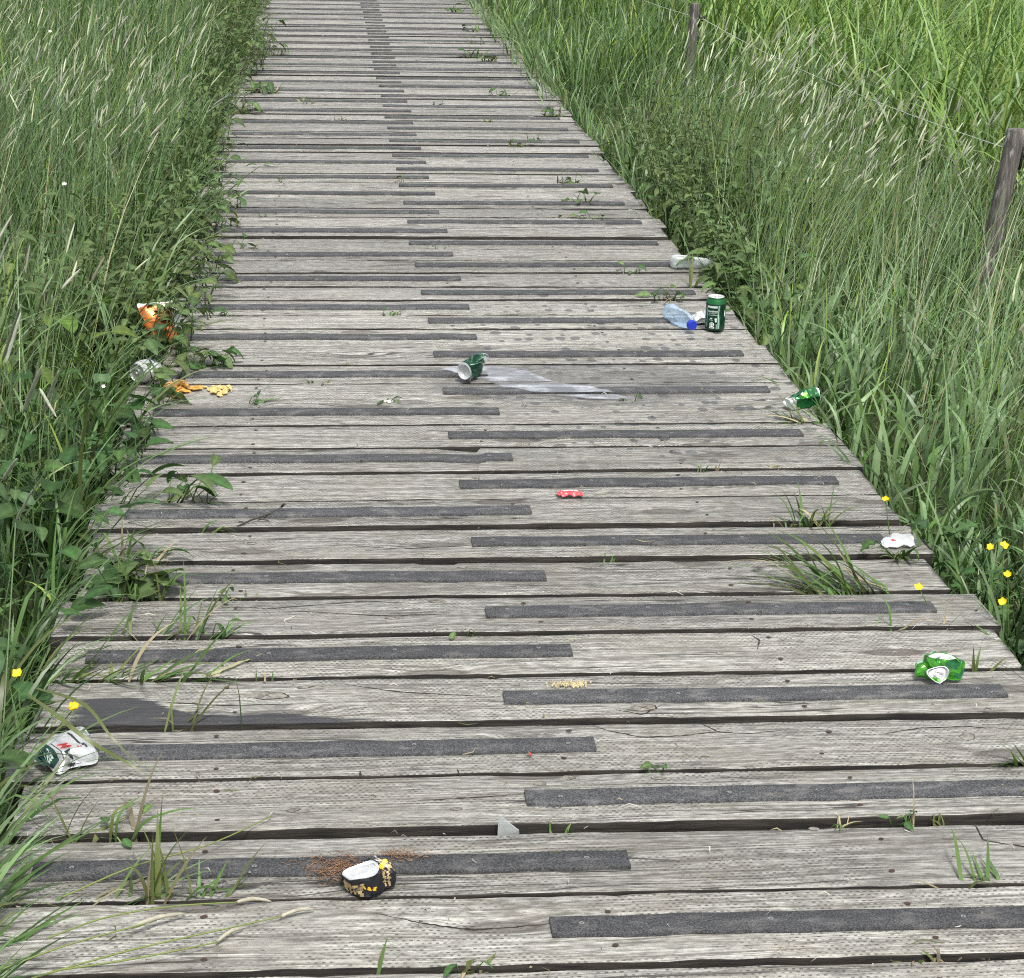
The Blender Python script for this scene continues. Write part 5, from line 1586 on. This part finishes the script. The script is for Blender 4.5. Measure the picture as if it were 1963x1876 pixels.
# red sweet wrapper
c = gp(1092, 953, 0)
root = empty('sweet_wrapper', (c[0], c[1], 0))
tag(root, 'small red sweet wrapper with pale lettering, lying over a gap right of centre', 'wrapper')
uu, ww = np.meshgrid(np.linspace(-1, 1, 30), np.linspace(-1, 1, 14))
flare = 1+.28*np.clip(np.abs(uu)-.72, 0, 1)*3
Z = .005+.006*(1-ww**2)*(np.abs(uu) < .75)+.0016*np.sin(uu*23)*(np.abs(uu) > .7)+.0012*np.sin(uu*7+ww*4)+.004
P = np.stack([uu*.0325, ww*.013*flare + uu*-.002, Z], -1)
top = wrinkle(41, .0007, 120)(P); bot = top.copy(); bot[..., 2] -= .0012
S_ = np.concatenate([top, bot[::-1]]).reshape(-1, 3)
mesh('wrapper_film', S_, grid_quads(28, 30), None, [MAT['wrapper']], None, None, True, root)
mb = MB()
V2, T2 = text_tris('Lococa', .0125, .1, .0004)
def onw(V2, dz): return np.stack([V2[:, 0], V2[:, 1], np.interp(V2[:, 1], [-.013, 0, .013], [.0105, .0165, .0105])+dz], -1)
mb.add(onw(V2+np.array([.001, .0015]), .0012), T=T2)
V2, T2 = rect(-.020, -.0012, .019, .0012); mb.add(onw(V2+np.array([0, .0095]), .0008), T=T2)
mb.build('print', [MAT['wrapper_print']], root, smooth=False)
c = gp(1018, 1451, 0)
scrap('wrapper_scrap', 'tiny red scrap of plastic on the front boards', 'scrap', c, .002, .001, .001, 8, 2, 'wrapper', (.0018, .0032))

# clear plastic splinter wedged in a gap
c = gp(975, 1600, 0)
Vt = np.array([[-.018, 0, -.012], [.020, -.002, -.012], [.018, -.001, .003], [-.006, .006, .020], [-.016, .008, .030]])+np.array([c[0], c[1]+.008, 0])
Vb = Vt+np.array([0, .0016, .0004])
mb = MB(); mb.add(np.concatenate([Vt, Vb]), [(0, 1, 6, 5), (1, 2, 7, 6), (2, 3, 8, 7), (3, 4, 9, 8), (4, 0, 5, 9)], [(0, 2, 1), (0, 3, 2), (0, 4, 3), (5, 6, 7), (5, 7, 8), (5, 8, 9)])
tag(mb.build('plastic_splinter', [MAT['glass_shard']], loc=(c[0], c[1], 0), smooth=False), 'grey translucent plastic splinter wedged in a gap near the front', 'splinter')

# dry needles round the black can
mb = MB(); q = np.random.RandomState(5)
for cx, cy, sx, sy, nn_ in ((.008, 2.735, .022, .018, 260), (.03, 2.765, .05, .012, 90), (.115, 2.775, .025, .007, 80)):
    for i in range(nn_):
        x, y = cx+q.normal(0, sx), cy+q.normal(0, sy); a = q.uniform(0, 6.28); L = q.uniform(.004, .014); z = .0065+q.uniform(0, .005)
        P = [(x, y, z), (x+L*.5*math.cos(a), y+L*.5*math.sin(a), z+q.uniform(0, .002)), (x+L*math.cos(a+.4), y+L*math.sin(a+.4), z)]
        V, Q, T = tube(P, .0006, 3, False); mb.add(V, Q)
tag(mb.build('dry_needles', [MAT['needle']]), 'brown dry plant bits scattered round the black can', 'plant litter', kind='stuff')

# spilt drink lying on boards and strips
mb = MB()
cell = .006
pts = [gp(x, y) for x, y in ((840, 711), (868, 702), (935, 701), (975, 705), (1015, 713), (1060, 733), (1120, 744), (1215, 766), (1190, 772), (1130, 768), (1020, 760), (960, 748), (930, 732), (880, 724))]
poly = np.array([p[:2] for p in pts])
def inside(x, y):
    r = np.zeros(x.shape, bool); j = len(poly)-1
    for i in range(len(poly)):
        xi, yi = poly[i]; xj, yj = poly[j]
        r ^= ((yi > y) != (yj > y)) & (x < (xj-xi)*(y-yi)/(yj-yi+1e-12)+xi); j = i
    return r
def edge(x, y):
    d = np.full(x.shape, 9.0)
    for i in range(len(poly)):
        a, b = poly[i-1], poly[i]; t = np.clip(((x-a[0])*(b[0]-a[0])+(y-a[1])*(b[1]-a[1]))/(((b-a)**2).sum()), 0, 1)
        d = np.minimum(d, np.hypot(x-a[0]-t*(b[0]-a[0]), y-a[1]-t*(b[1]-a[1])))
    return d
xs_ = np.arange(poly[:, 0].min()-.03, poly[:, 0].max()+.03, cell)
for k in range(11, 18):
    y0 = (gap_y(k, .6)+.5*gap_w(k, .6)); y1 = (gap_y(k+1, .6)-.5*gap_w(k+1, .6))
    if y1 < poly[:, 1].min() or y0 > poly[:, 1].max(): continue
    yc = .5*(y0+y1)+.002
    for (ya, yb, zz) in ((y0+.005, yc-.034, .0), (yc-.034, yc+.034, .0072), (yc+.034, y1-.005, .0)):
        has = True
        ys = np.linspace(ya, yb, max(3, int((yb-ya)/cell)))
        X, Y = np.meshgrid(xs_, ys)
        ins = inside(X, Y); e = edge(X, Y)*np.where(ins, 1, -1)
        zt = PLANK_TOP[k]+.0035
        strip = zz > 0
        Z = np.full(X.shape, zt)
        if strip:
            s0, s1 = (.339, 1.315) if k % 2 == 0 else (-.472, .4917)
            Z = np.where((X > s0) & (X < s1), zt+.0068, zt)
        qd = grid_quads(len(ys), len(xs_))
        ok = (e.ravel()[qd] > -.006).all(1)
        if ok.any():
            cc = np.clip((e.ravel()+.006)/.045, 0, 1)
            mb.add(np.stack([X, Y, Z], -1).reshape(-1, 3), qd[ok], C=np.stack([cc]*3, -1))
tag(mb.build('spilt_drink', [MAT['spill']]), 'shiny whitish spill running right from the crushed green can', 'puddle')
o = bpy.data.objects['spilt_drink']
bmv = o.data
used = np.zeros(len(bmv.vertices), bool)
lv = np.zeros(len(bmv.loops), np.int32); bmv.loops.foreach_get('vertex_index', lv); used[lv] = True
import bmesh
bm = bmesh.new(); bm.from_mesh(bmv); bm.verts.ensure_lookup_table()
bmesh.ops.delete(bm, geom=[bm.verts[i] for i in np.nonzero(~used)[0]], context='VERTS')
bm.to_mesh(bmv); bm.free()


# ------------------------------------------------------------------ weeds in the gaps of the deck
def tuft(label, px, py, n, L, w, az=None, sd=1.6, tilt=.5, bend=1.0, cols=None, leaves=0, lsize=.05, kind='ovate', seed=None, spread=.02, name='weed_tuft', cat='weed', dry=.1, group='weeds in the boardwalk gaps'):
    """Grass blades and small leaves that spring from one spot between two planks."""
    sd0 = int(px*7+py*13) if seed is None else seed
    q = np.random.RandomState(sd0 % 2**31); qr = random.Random(sd0)
    c = gp(px, py, 0)
    k = min(gaps, key=lambda kk: abs(gap_y(kk, c[0])-c[1]))
    if abs(gap_y(k, c[0])-c[1]) < .09: c[1] = gap_y(k, c[0])
    P = np.stack([c[0]+q.uniform(-1, 1, n)*spread, c[1]+q.uniform(-.003, .003, n), np.full(n, -.018)], -1)
    cols = cols or [(G_MID, 3), (G_OLIVE, 2), (G_BLUE, 1), (G_DRY, 6*dry)]
    a = q.normal(R(az), sd*.4, n) if az is not None else q.uniform(0, 6.28, n)
    mb = MB()
    V, Q, C, cen = blades(P, L*q.uniform(.55, 1.15, n), w*q.uniform(.7, 1.2, n), a, np.abs(q.normal(tilt, .25, n)), bend*q.uniform(.3, 1.5, n), mixc(n, cols, q), 10,
                          (q.uniform(.3, .8, n), np.where(q.uniform(0, 1, n) < .3, q.uniform(.4, 1.2, n), 0)), q=q)
    V[:, 2] = np.where((V[:, 2] < .006) & (np.abs(V[:, 1]-c[1]) > .012), .006+np.abs(V[:, 2])*.05, V[:, 2])
    mb.add(V, Q, C=C)
    for i in range(leaves):
        az2 = qr.uniform(0, 6.28) if az is None else R(az)+qr.gauss(0, .8)
        h = lsize*qr.uniform(.2, .9); ou = lsize*qr.uniform(.1, .8)
        b = np.array([c[0]+qr.uniform(-1, 1)*spread, c[1], -.015]); t = b+np.array([math.cos(az2)*ou, math.sin(az2)*ou, .015+h])
        V, Q, T = tube(np.stack([b, (b+t)/2+np.array([0, 0, h*.2]), t]), [.0016, .0013, .001], 4); col = (L_DK if qr.random() < .5 else N_OL)*1.25
        mb.add(V, Q, T, np.tile(col, (len(V), 1)))
        LL = lsize*qr.uniform(.6, 1.2)
        V, Q = leaf(LL, LL*{'ovate': .55, 'heart': .85, 'dock': .4, 'nettle': .6, 'lobed': .8}[kind], kind, 11, qr.uniform(.2, 1.0), .3)
        V = place(V, t, az2+qr.uniform(-.9, .9), qr.uniform(-.7, .5), qr.uniform(-.7, .7)); V[:, 2] = np.maximum(V[:, 2], .007)
        mb.add(V, Q, C=veined(col*qr.uniform(.7, 1.25), 11))
    o = mb.build(name, [MAT['leaf']], loc=tuple(c))
    return tag(o, label, cat, group)


DRYC = [(G_DRY, 3), (G_OLIVE, 2), (G_YEL*.7, 1)]
tuft('big flattened grass clump sprawling leftwards across the right boards, before the yellow buttercup', 1630, 1128, 46, .24, .0085, 150, 1.0, .95, .7, spread=.10)
tuft('upright grass clump in the gap behind the flat white can on the right', 1562, 1008, 20, .12, .008, None, 1.6, .45, .9, spread=.045)
tuft('thin grass clump beside the wide gap, just left of the upright clump at right', 1500, 1008, 6, .07, .004, None, 1.6, .6, 1.2, dry=.6, spread=.03)
tuft('grass blades arching between the white can and the deck edge on the right', 1720, 1050, 12, .10, .010, 250, 1.2, .4, 1.7, spread=.03, cols=[(G_MID, 2), (G_OLIVE, 3), (G_DRY, 1)])
tuft('low wiry grass clump on the right boards, below the green can at the edge', 1362, 903, 12, .075, .004, None, 1.6, .45, .9, spread=.05, dry=.3)
tuft('small withered sprig with a pale tip, right of the wiry clump', 1478, 893, 9, .05, .006, 20, 1.5, .9, .8, spread=.02, cols=DRYC)
tuft('bent grass at the deck edge below the dented green can', 1556, 812, 18, .15, .007, 165, 1.6, 1.0, .5, spread=.06)
tuft('single grass leaf pair on the right boards, above the wiry clump', 1560, 840, 5, .05, .006, None, 1.6, .6, 1.2, spread=.03)
tuft('withered broad-leaved weed on the right, behind the blue-capped bottle', 1280, 577, 8, .08, .006, None, 1.6, .9, .8, cols=DRYC, leaves=9, lsize=.055, spread=.05)
tuft('small dark weed in front of the frosted bottle', 1213, 525, 9, .05, .006, None, 1.6, .8, 1.0, leaves=5, lsize=.035, spread=.035, dry=.3)
tuft('yellowing tall blade standing before the frosted bottle', 1316, 540, 3, .14, .009, 90, .6, .15, .4, cols=[(G_OLIVE*1.3, 1)], spread=.004)
tuft('thin sprig with small leaves in the gap under the spill, left of the dented can', 1205, 771, 6, .035, .004, None, 1.6, .7, .9, leaves=2, lsize=.03, dry=.4)
tuft('little green sprig over the pair of whitish scraps left of centre', 745, 775, 6, .045, .006, None, 1.6, .8, 1.3, leaves=3, lsize=.035)
tuft('dry mossy sprout in the gap near the splinter-shaped hole, left', 700, 858, 10, .028, .003, None, 1.6, .8, 1.0, cols=DRYC, spread=.02)
tuft('pale mossy sprout in the gap right of the splinter-shaped hole', 1012, 857, 8, .022, .006, None, 1.6, .7, 1.2, cols=[(G_DRY, 1), (G_OLIVE, 2)], spread=.012)
tuft('tiny green blade in the dark gap above the red wrapper', 1070, 906, 3, .022, .006, None, 1.6, .4, .6, spread=.008)
tuft('two short green blades in the gap right of centre, below the red wrapper', 1163, 1076, 5, .03, .006, 40, .8, .6, .5, spread=.02)
tuft('leafy tuft in the gap by the wood knot, below centre', 880, 1217, 8, .032, .004, None, 1.6, .7, 1.0, leaves=2, lsize=.025, spread=.02)
tuft('tiny curled blades in the gap under the yellow crumbs', 1046, 1388, 4, .024, .005, None, 1.6, .5, 1.8, spread=.02)
tuft('small green rosette in the gap right of centre near the front', 1257, 1478, 7, .035, .007, 140, 1.0, .5, .8, leaves=3, lsize=.03, spread=.014)
tuft('short green blades beside the grey plastic splinter', 1090, 1597, 7, .032, .007, None, 1.6, .6, .8, spread=.035)
tuft('curly dry grass sprout in the wide gap at the front right', 1610, 1577, 9, .055, .0035, None, 1.6, .7, 2.2, cols=[(G_DRY*1.2, 2), (G_MID, 2)], spread=.012)
tuft('bent dry straw rising from the gap at the front right', 1748, 1572, 2, .13, .0026, 100, .5, .1, .4, cols=[(G_DRY*1.25, 1)], seed=77, spread=.004)
tuft('mossy leaves in the wide gap left of the bent dry straw', 1722, 1574, 6, .03, .005, None, 1.6, .8, 1.0, leaves=4, lsize=.025, spread=.02)
tuft('tiny dark sprout right of the bent dry straw', 1800, 1567, 5, .034, .006, 120, 1.2, .4, .7, spread=.01, cols=[(G_OLIVE, 2), (G_DRY, 1)])
tuft('open grass clump in the gap at the right front edge', 1880, 1700, 9, .13, .007, 60, 2.2, .75, .8, spread=.05)
tuft('green blades reaching in over the right edge by the long crack', 1950, 1440, 7, .10, .010, 170, 1.0, .8, .5, spread=.02)
tuft('pair of broad blades behind the bright green can', 1876, 1278, 3, .075, .009, 60, 1.6, .4, .2, spread=.02, seed=12)
tuft('withered grey leaf curl at the bottom, right of the middle', 905, 1866, 9, .045, .008, None, 1.6, .8, 1.8, cols=[(G_DRY*.9, 2), (G_OLIVE, 1)], leaves=2, lsize=.03, spread=.025)
tuft('single green blade leaning right at the bottom', 722, 1872, 2, .075, .006, 60, .4, .4, .3, spread=.005)
tuft('withered curl in the gap at the bottom right corner', 1778, 1838, 7, .045, .006, None, 1.6, .5, 1.6, cols=[(G_DRY*.9, 2), (G_OLIVE, 1)], spread=.025)
tuft('thin bent sprigs beside the last full strip on the right', 1720, 1205, 7, .12, .005, 20, 1.6, .8, .5, spread=.10, dry=.3)
# left side
tuft('broad-leaved weed with drooping heart-shaped leaf on the left boards', 250, 1143, 26, .15, .007, 60, 3.0, .45, 1.0, leaves=8, lsize=.072, kind='heart', spread=.07, name='leafy_weed')
tuft('leafy weed spilling onto the left boards behind the small twig', 232, 1062, 22, .14, .007, 30, 3.0, .6, 1.0, leaves=9, lsize=.055, kind='ovate', spread=.10, name='leafy_weed')
tuft('broad-leaved weed lying over the left boards below the pale scraps', 315, 958, 20, .12, .006, 20, 2.6, .7, 1.0, leaves=12, lsize=.085, kind='dock', spread=.11, name='leafy_weed')
tuft('nettle sprigs trailing on the left boards above the orange scraps', 385, 690, 10, .12, .006, 0, 2.0, .6, 1.0, leaves=18, lsize=.06, kind='nettle', spread=.07, name='leafy_weed')
tuft('lobed leaf lying over the left boards below the striped can', 300, 780, 4, .10, .006, 0, 1.4, .7, .8, leaves=8, lsize=.085, kind='lobed', spread=.06, name='leafy_weed')
tuft('open grass clump crossing a left plank, below the heart-leaved weed', 300, 1222, 16, .16, .007, 50, 2.4, .6, .7, spread=.12)
tuft('pale green grass blades right of that clump on the left boards', 400, 1222, 8, .13, .007, 45, 2.0, .55, .6, leaves=2, lsize=.04, spread=.03, cols=[(G_BLUE*1.2, 2), (G_MID, 1)])
tuft('thick mat of bent grass along the left gap, above the dark stain', 230, 1300, 40, .17, .008, 10, 1.5, .9, .7, spread=.17)
tuft('brown stemmed grass growing past the dark stain on the left', 345, 1388, 5, .15, .005, 60, 1.6, .5, .6, spread=.03, cols=[(G_OLIVE, 2), (G_MID, 1)])
tuft('thin black stalk bent over at the right end of the dark stain', 465, 1385, 1, .11, .0024, 100, .2, .1, .3, cols=[(G_DARK, 1)], spread=.002, seed=3)
tuft('crossed grass blades rising in front of the white crushed can', 190, 1605, 10, .17, .007, 60, 2.4, .5, .7, spread=.07, cols=[(G_OLIVE, 2), (G_MID, 2), (G_DRY*.5, 1)])
tuft('dark leaf tip in the gap right of the crossed blades at left', 240, 1602, 3, .03, .006, None, 1.6, .5, .8, leaves=3, lsize=.045, spread=.015)
tuft('tall single upright blade with side leaves on the near left boards', 310, 1735, 9, .17, .009, 80, 1.6, .3, .6, spread=.03)
tuft('spreading bent grass left of the tall single blade', 190, 1735, 12, .16, .006, 30, 2.4, .8, .7, spread=.08, dry=.25)
tuft('arched grass blades right of the tall single blade', 395, 1730, 7, .13, .006, 60, 2.0, .6, .9, spread=.03)
tuft('tiny rust-coloured sprout in the gap left of the split wood', 386, 1488, 3, .04, .003, 110, .5, .2, .7, cols=[(G_DRY*.5, 1)], spread=.006)
tuft('two short green spikes in the gap, right of the grass mat', 530, 1302, 3, .04, .004, 80, .8, .2, .3, spread=.04)
tuft('grey moss tuft in the gap at the end of the heart-leaved weed', 450, 1143, 16, .035, .004, None, 1.6, .7, 1.0, leaves=4, lsize=.03, spread=.045, dry=.3)
tuft('bent leaf arch beside the fallen twig on the left boards', 405, 1010, 5, .08, .006, 10, 1.0, .6, 2.0, spread=.03)
tuft('pale blade lying pointing right, beside the yellow crumbs', 480, 770, 3, .12, .012, 25, .4, 1.1, .3, spread=.01, cols=[(G_BLUE*1.2, 1)], leaves=3, lsize=.03)
tuft('small dark weed in the gap right of the yellow crumbs', 605, 735, 7, .04, .006, None, 1.6, 1.0, .8, spread=.04, cols=[(G_DARK, 1), (G_OLIVE, 2)])
tuft('thin forked sprout left of the crushed green can', 680, 700, 4, .04, .004, 110, 1.6, .6, .6, spread=.02)
tuft('small leaf sprig on the left boards level with the upright can', 445, 600, 4, .04, .005, None, 1.6, .6, .8, leaves=3, lsize=.035, spread=.02)
for px, py, nb_, L_, lab in ((765, 350, 4, .06, 'single green leaf standing in a gap in the middle of the far boards'), (590, 195, 4, .07, 'yellowish leaf hook on the far left boards'), (650, 235, 4, .05, 'small forked sprig right of the yellowish leaf hook'),
                             (530, 355, 4, .05, 'pale sprig on the far boards beside the left bank'), (500, 410, 4, .045, 'dark flat leaf near the left bank, far boards'), (840, 485, 6, .035, 'little tuft at the end of a right strip, far middle'),
                             (750, 598, 8, .04, 'fine sprig below the far middle, left of the can'), (840, 205, 4, .05, 'dark speck of weed in the far middle boards'), (935, 232, 3, .05, 'single far blade right of the middle'),
                             (990, 282, 12, .07, 'curled dry weed on the far right boards'), (1022, 268, 5, .06, 'dark sprout right of the curled dry weed'), (1055, 222, 12, .09, 'low green weed at the far right, beside the bank'),
                             (1085, 352, 12, .09, 'green weed in a far gap close to the right bank'), (1120, 392, 14, .10, 'loose dry grass and leaves near the right bank, past the nettles'), (1070, 415, 5, .06, 'thin sprig left of the loose dry grass'),
                             (1135, 420, 9, .07, 'two leaf sprigs near the right bank, before the nettles'), (960, 185, 8, .10, 'dim green weed on the far right boards'), (905, 112, 14, .11, 'yellow dry weed clump on the far right boards'),
                             (940, 120, 10, .11, 'green weed clump by the far right bank'), (870, 25, 12, .13, 'leafy weed on the farthest right boards'), (905, 62, 8, .11, 'thin weed on the far right boards behind the yellow clump'),
                             (915, 85, 6, .10, 'small weed just behind the yellow clump at the far right'), (525, 105, 12, .16, 'leaf tips leaning over the far left boards'), (505, 180, 18, .15, 'green sprigs spreading onto the far left boards'),
                             (470, 215, 16, .14, 'low weed at the left bank, far boards'), (440, 395, 14, .12, 'leafy sprig poking over the left boards halfway up'), (430, 440, 14, .12, 'bent grass over the left boards halfway up'),
                             (470, 470, 5, .10, 'brown bent blade on the left boards halfway up'), (400, 500, 12, .12, 'grass tips crossing the left boards above the orange bag')):
    far_ = py < 240
    tuft(lab, px, py, nb_, L_, .012 if far_ else .007, None, 1.6, .6, 1.0, leaves=nb_//3+1, lsize=L_*.6, spread=.02+L_*.35, cols=[(G_MID, 2), (G_OLIVE, 3), (G_DRY, .8)])


# ------------------------------------------------------------------ long foxtail stalks fallen over the near left planks
def stalk(label, path, hd, rad, seed):
    C_ = aimed(path, 0, None, 14); V, Q, T = tube(C_, np.linspace(.0016, .0010, 14), 5)
    mb = MB(); mb.add(V, Q, T, np.tile(G_YEL*.7+G_DRY*.2, (len(V), 1)))
    A_, B_ = gp(*hd[0]), gp(*hd[1]); S_ = np.linspace(0, 1, 12); q = np.random.RandomState(seed)
    V, Q, T = tube(A_[None]+(B_-A_)[None]*S_[:, None]+np.array([0, 0, .006])*np.sin(S_*3.1)[:, None], rad*np.interp(S_, [0, .1, .5, .85, 1], [.5, .95, 1, .75, .25])*(1+q.uniform(-.1, .1, 12)), 7)
    mb.add(V, Q, T, np.array([.42, .40, .31])*q.uniform(.8, 1.2, (len(V), 1)))
    return tag(mb.build('foxtail_stalk', [MAT['head']]), label, 'grass stalk', 'fallen foxtail stalks')


stalk('long foxtail stalk whose pale head points right past the near left boards, farthest reaching', [(60, 1876, .02), (250, 1822, .02), (460, 1775, .012), (540, 1757, .012)], ((537, 1759, .008), (603, 1744, .008)), .0033, 1)
stalk('foxtail stalk with its pale head lying below the farthest reaching one', [(100, 1862, .02), (260, 1838, .02), (400, 1810, .012), (420, 1805, .010)], ((415, 1807, .008), (466, 1780, .008)), .0033, 2)
stalk('foxtail stalk with its head bridging the gap above the other two', [(90, 1800, .03), (200, 1760, .03), (330, 1738, .02), (455, 1730, .012)], ((452, 1731, .008), (520, 1729, .006)), .0033, 3)
stalk('green seed stalk lying over the near left boards, nearest the corner', [(0, 1860, .03), (120, 1815, .03), (260, 1776, .02), (300, 1765, .016)], ((250, 1780, .016), (355, 1752, .012)), .0038, 4)
stalk('very thin long straw crossing the near left boards above the front strip', [(120, 1720, .03), (260, 1660, .03), (400, 1620, .02), (520, 1565, .01)], ((515, 1567, .01), (530, 1560, .01)), .0012, 5)
# long stems that arch over the crushed white can
mb = MB()
for pth, w in (([(50, 1330, .05), (100, 1365, .10), (170, 1420, .08), (240, 1460, .03), (285, 1487, .010)], .006), ([(70, 1320, .08), (160, 1350, .10), (215, 1415, .07), (270, 1470, .02)], .0045), ([(30, 1500, .01), (80, 1430, .05), (120, 1390, .06), (140, 1372, .07)], .0030), ([(45, 1560, .02), (90, 1500, .05), (135, 1440, .09)], .004)):
    C_ = aimed(pth, 0, None, 18); V, Q = ribbon(C_, w*1.5); mb.add(V, Q, C=np.tile(G_OLIVE*1.2*rs.uniform(.8, 1.2), (len(V), 1)))
tag(mb.build('grass_stems', [MAT['grass']]), 'long green stems arching over the crushed white can', 'grass stems')

# loose plant bits lying about on the boards
mb = MB(); q = np.random.RandomState(77)
for i in range(1300):
    y = 2.3+14*q.uniform(0, 1)**1.8; edge_ = q.uniform(0, 1)
    x = XL+.05+(1.85)*(edge_ if q.uniform(0, 1) < .35 else (edge_**2.2*.5 if q.uniform(0, 1) < .55 else 1-edge_**2.2*.45))
    a = q.uniform(0, 6.28); L = q.uniform(.004, .022) if q.uniform(0, 1) < .88 else q.uniform(.03, .07); w_ = q.uniform(.0008, .0032)
    z = .009
    P = np.array([(x, y, z), (x+L*.5*math.cos(a), y+L*.5*math.sin(a), z+q.uniform(.0, .004)), (x+L*math.cos(a+.5), y+L*math.sin(a+.5), z)])
    V, Q = ribbon(P, w_); col = [G_DRY, G_DRY*.45, G_OLIVE*.8, np.array([.05, .04, .03]), np.array([.5, .48, .42])][q.randint(5)]
    mb.add(V, Q, C=np.tile(col*q.uniform(.7, 1.2), (len(V), 1)))
tag(mb.build('plant_bits', [MAT['leaf']]), 'small dry grass and leaf bits scattered over the boards', 'plant litter', kind='stuff')

# twig
c = gp(470, 1000, 0)
P = aimed([(455, 1010, .004), (480, 998, .012), (510, 988, .012), (545, 970, .020)], 0, None, 9)
mb = MB(); V, Q, T = tube(P, np.linspace(.003, .0012, 9), 5); mb.add(V, Q, T)
V, Q, T = tube(aimed([(490, 994, .012), (500, 996, .01), (515, 998, .006)], 0, None, 5), .0018, 5); mb.add(V, Q, T)
V, Q, T = tube(aimed([(540, 972, .02), (543, 968, .026), (546, 967, .03)], 0, None, 4), .003, 5); mb.add(V, Q, T)
tag(mb.build('twig', [MAT['twig']]), 'dark withered twig lying across a left strip', 'twig')


# ------------------------------------------------------------------ buttercups and white flowers
def buttercup(label, px, py, z, base, flowers=1, name='buttercup', pet='petal', size=.0105):
    top = gp(px, py, z)
    b = np.array([top[0]+base[0], top[1]+base[1], GROUND_Z if base[2] is None else base[2]])
    root = empty(name, tuple(b)); tag(root, label, name.replace('_', ' '), 'flowers along the boardwalk')
    q = random.Random(int(px+py))
    st = MB()
    for i in range(flowers):
        t = top + np.array([(i-(flowers-1)/2)*.030, q.uniform(-.004, .004), q.uniform(-.004, .006)])
        P = np.stack([b, b*.5+t*.5+np.array([.012, 0, .01]), t])
        V, Q, T = tube(P-b, [.0016, .0014, .0011], 5); st.add(V, Q, T, np.tile(G_MID*1.2, (len(V), 1)))
        mb = MB(); ta = q.uniform(.3, 1.0); tz = q.uniform(-2.2, -.9)
        for k in range(5):
            V, Q = leaf(size*1.15, size*1.15, 'ovate', 7, -.7, .1); V = place(V, (0, 0, 0), k*2*math.pi/5, q.uniform(.1, .6))
            V = V @ np.array(Matrix.Rotation(-ta, 3, Vector((math.sin(tz), -math.cos(tz), 0)))).T
            mb.add(V+t-b, Q)
        o = mb.build('flower', [MAT[pet]], root)
    for k in range(4):
        V, Q = leaf(.035, .03, 'lobed', 12, .5, .25); V = place(V, (b*.75+top*.25)-b, q.uniform(0, 6.28), .3)
        st.add(V, Q, C=np.tile(G_MID*q.uniform(.7, 1.1), (len(V), 1)))
    st.build('stem', [MAT['leaf']], root)


buttercup('yellow buttercup at the deck edge behind the flat white can', 1697, 958, .09, (.03, .02, None))
buttercup('pair of yellow buttercups beside a round leaf on the right bank', 1910, 1050, .14, (.02, .03, None), 2)
buttercup('single yellow buttercup just below the pair on the right bank', 1932, 1103, .12, (.02, .03, None))
buttercup('yellow buttercup leaning onto the right boards past the sprawling grass', 1760, 1128, .05, (.10, .02, None))
buttercup('lowest yellow buttercup on the right bank, near the frame edge', 1922, 1152, .10, (.02, .03, None))
buttercup('bright yellow buttercup in the grass at the left frame edge', 34, 1293, .16, (-.03, .04, None))
buttercup('orange yellow buttercup hanging over the dark stain on the left', 142, 1359, .045, (-.12, .02, -.10), size=.013)
buttercup('white dandelion head in the far left grass', 96, 63, .72, (-.02, .02, None), 1, 'white_flower', 'paper', .009)
buttercup('white dandelion head low among the foxtails on the left', 123, 352, .60, (-.02, .02, None), 1, 'white_flower', 'paper', .008)
buttercup('tiny white flower in the leaves left of the striped can', 198, 743, .20, (-.02, .02, None), 1, 'white_flower', 'paper', .007)
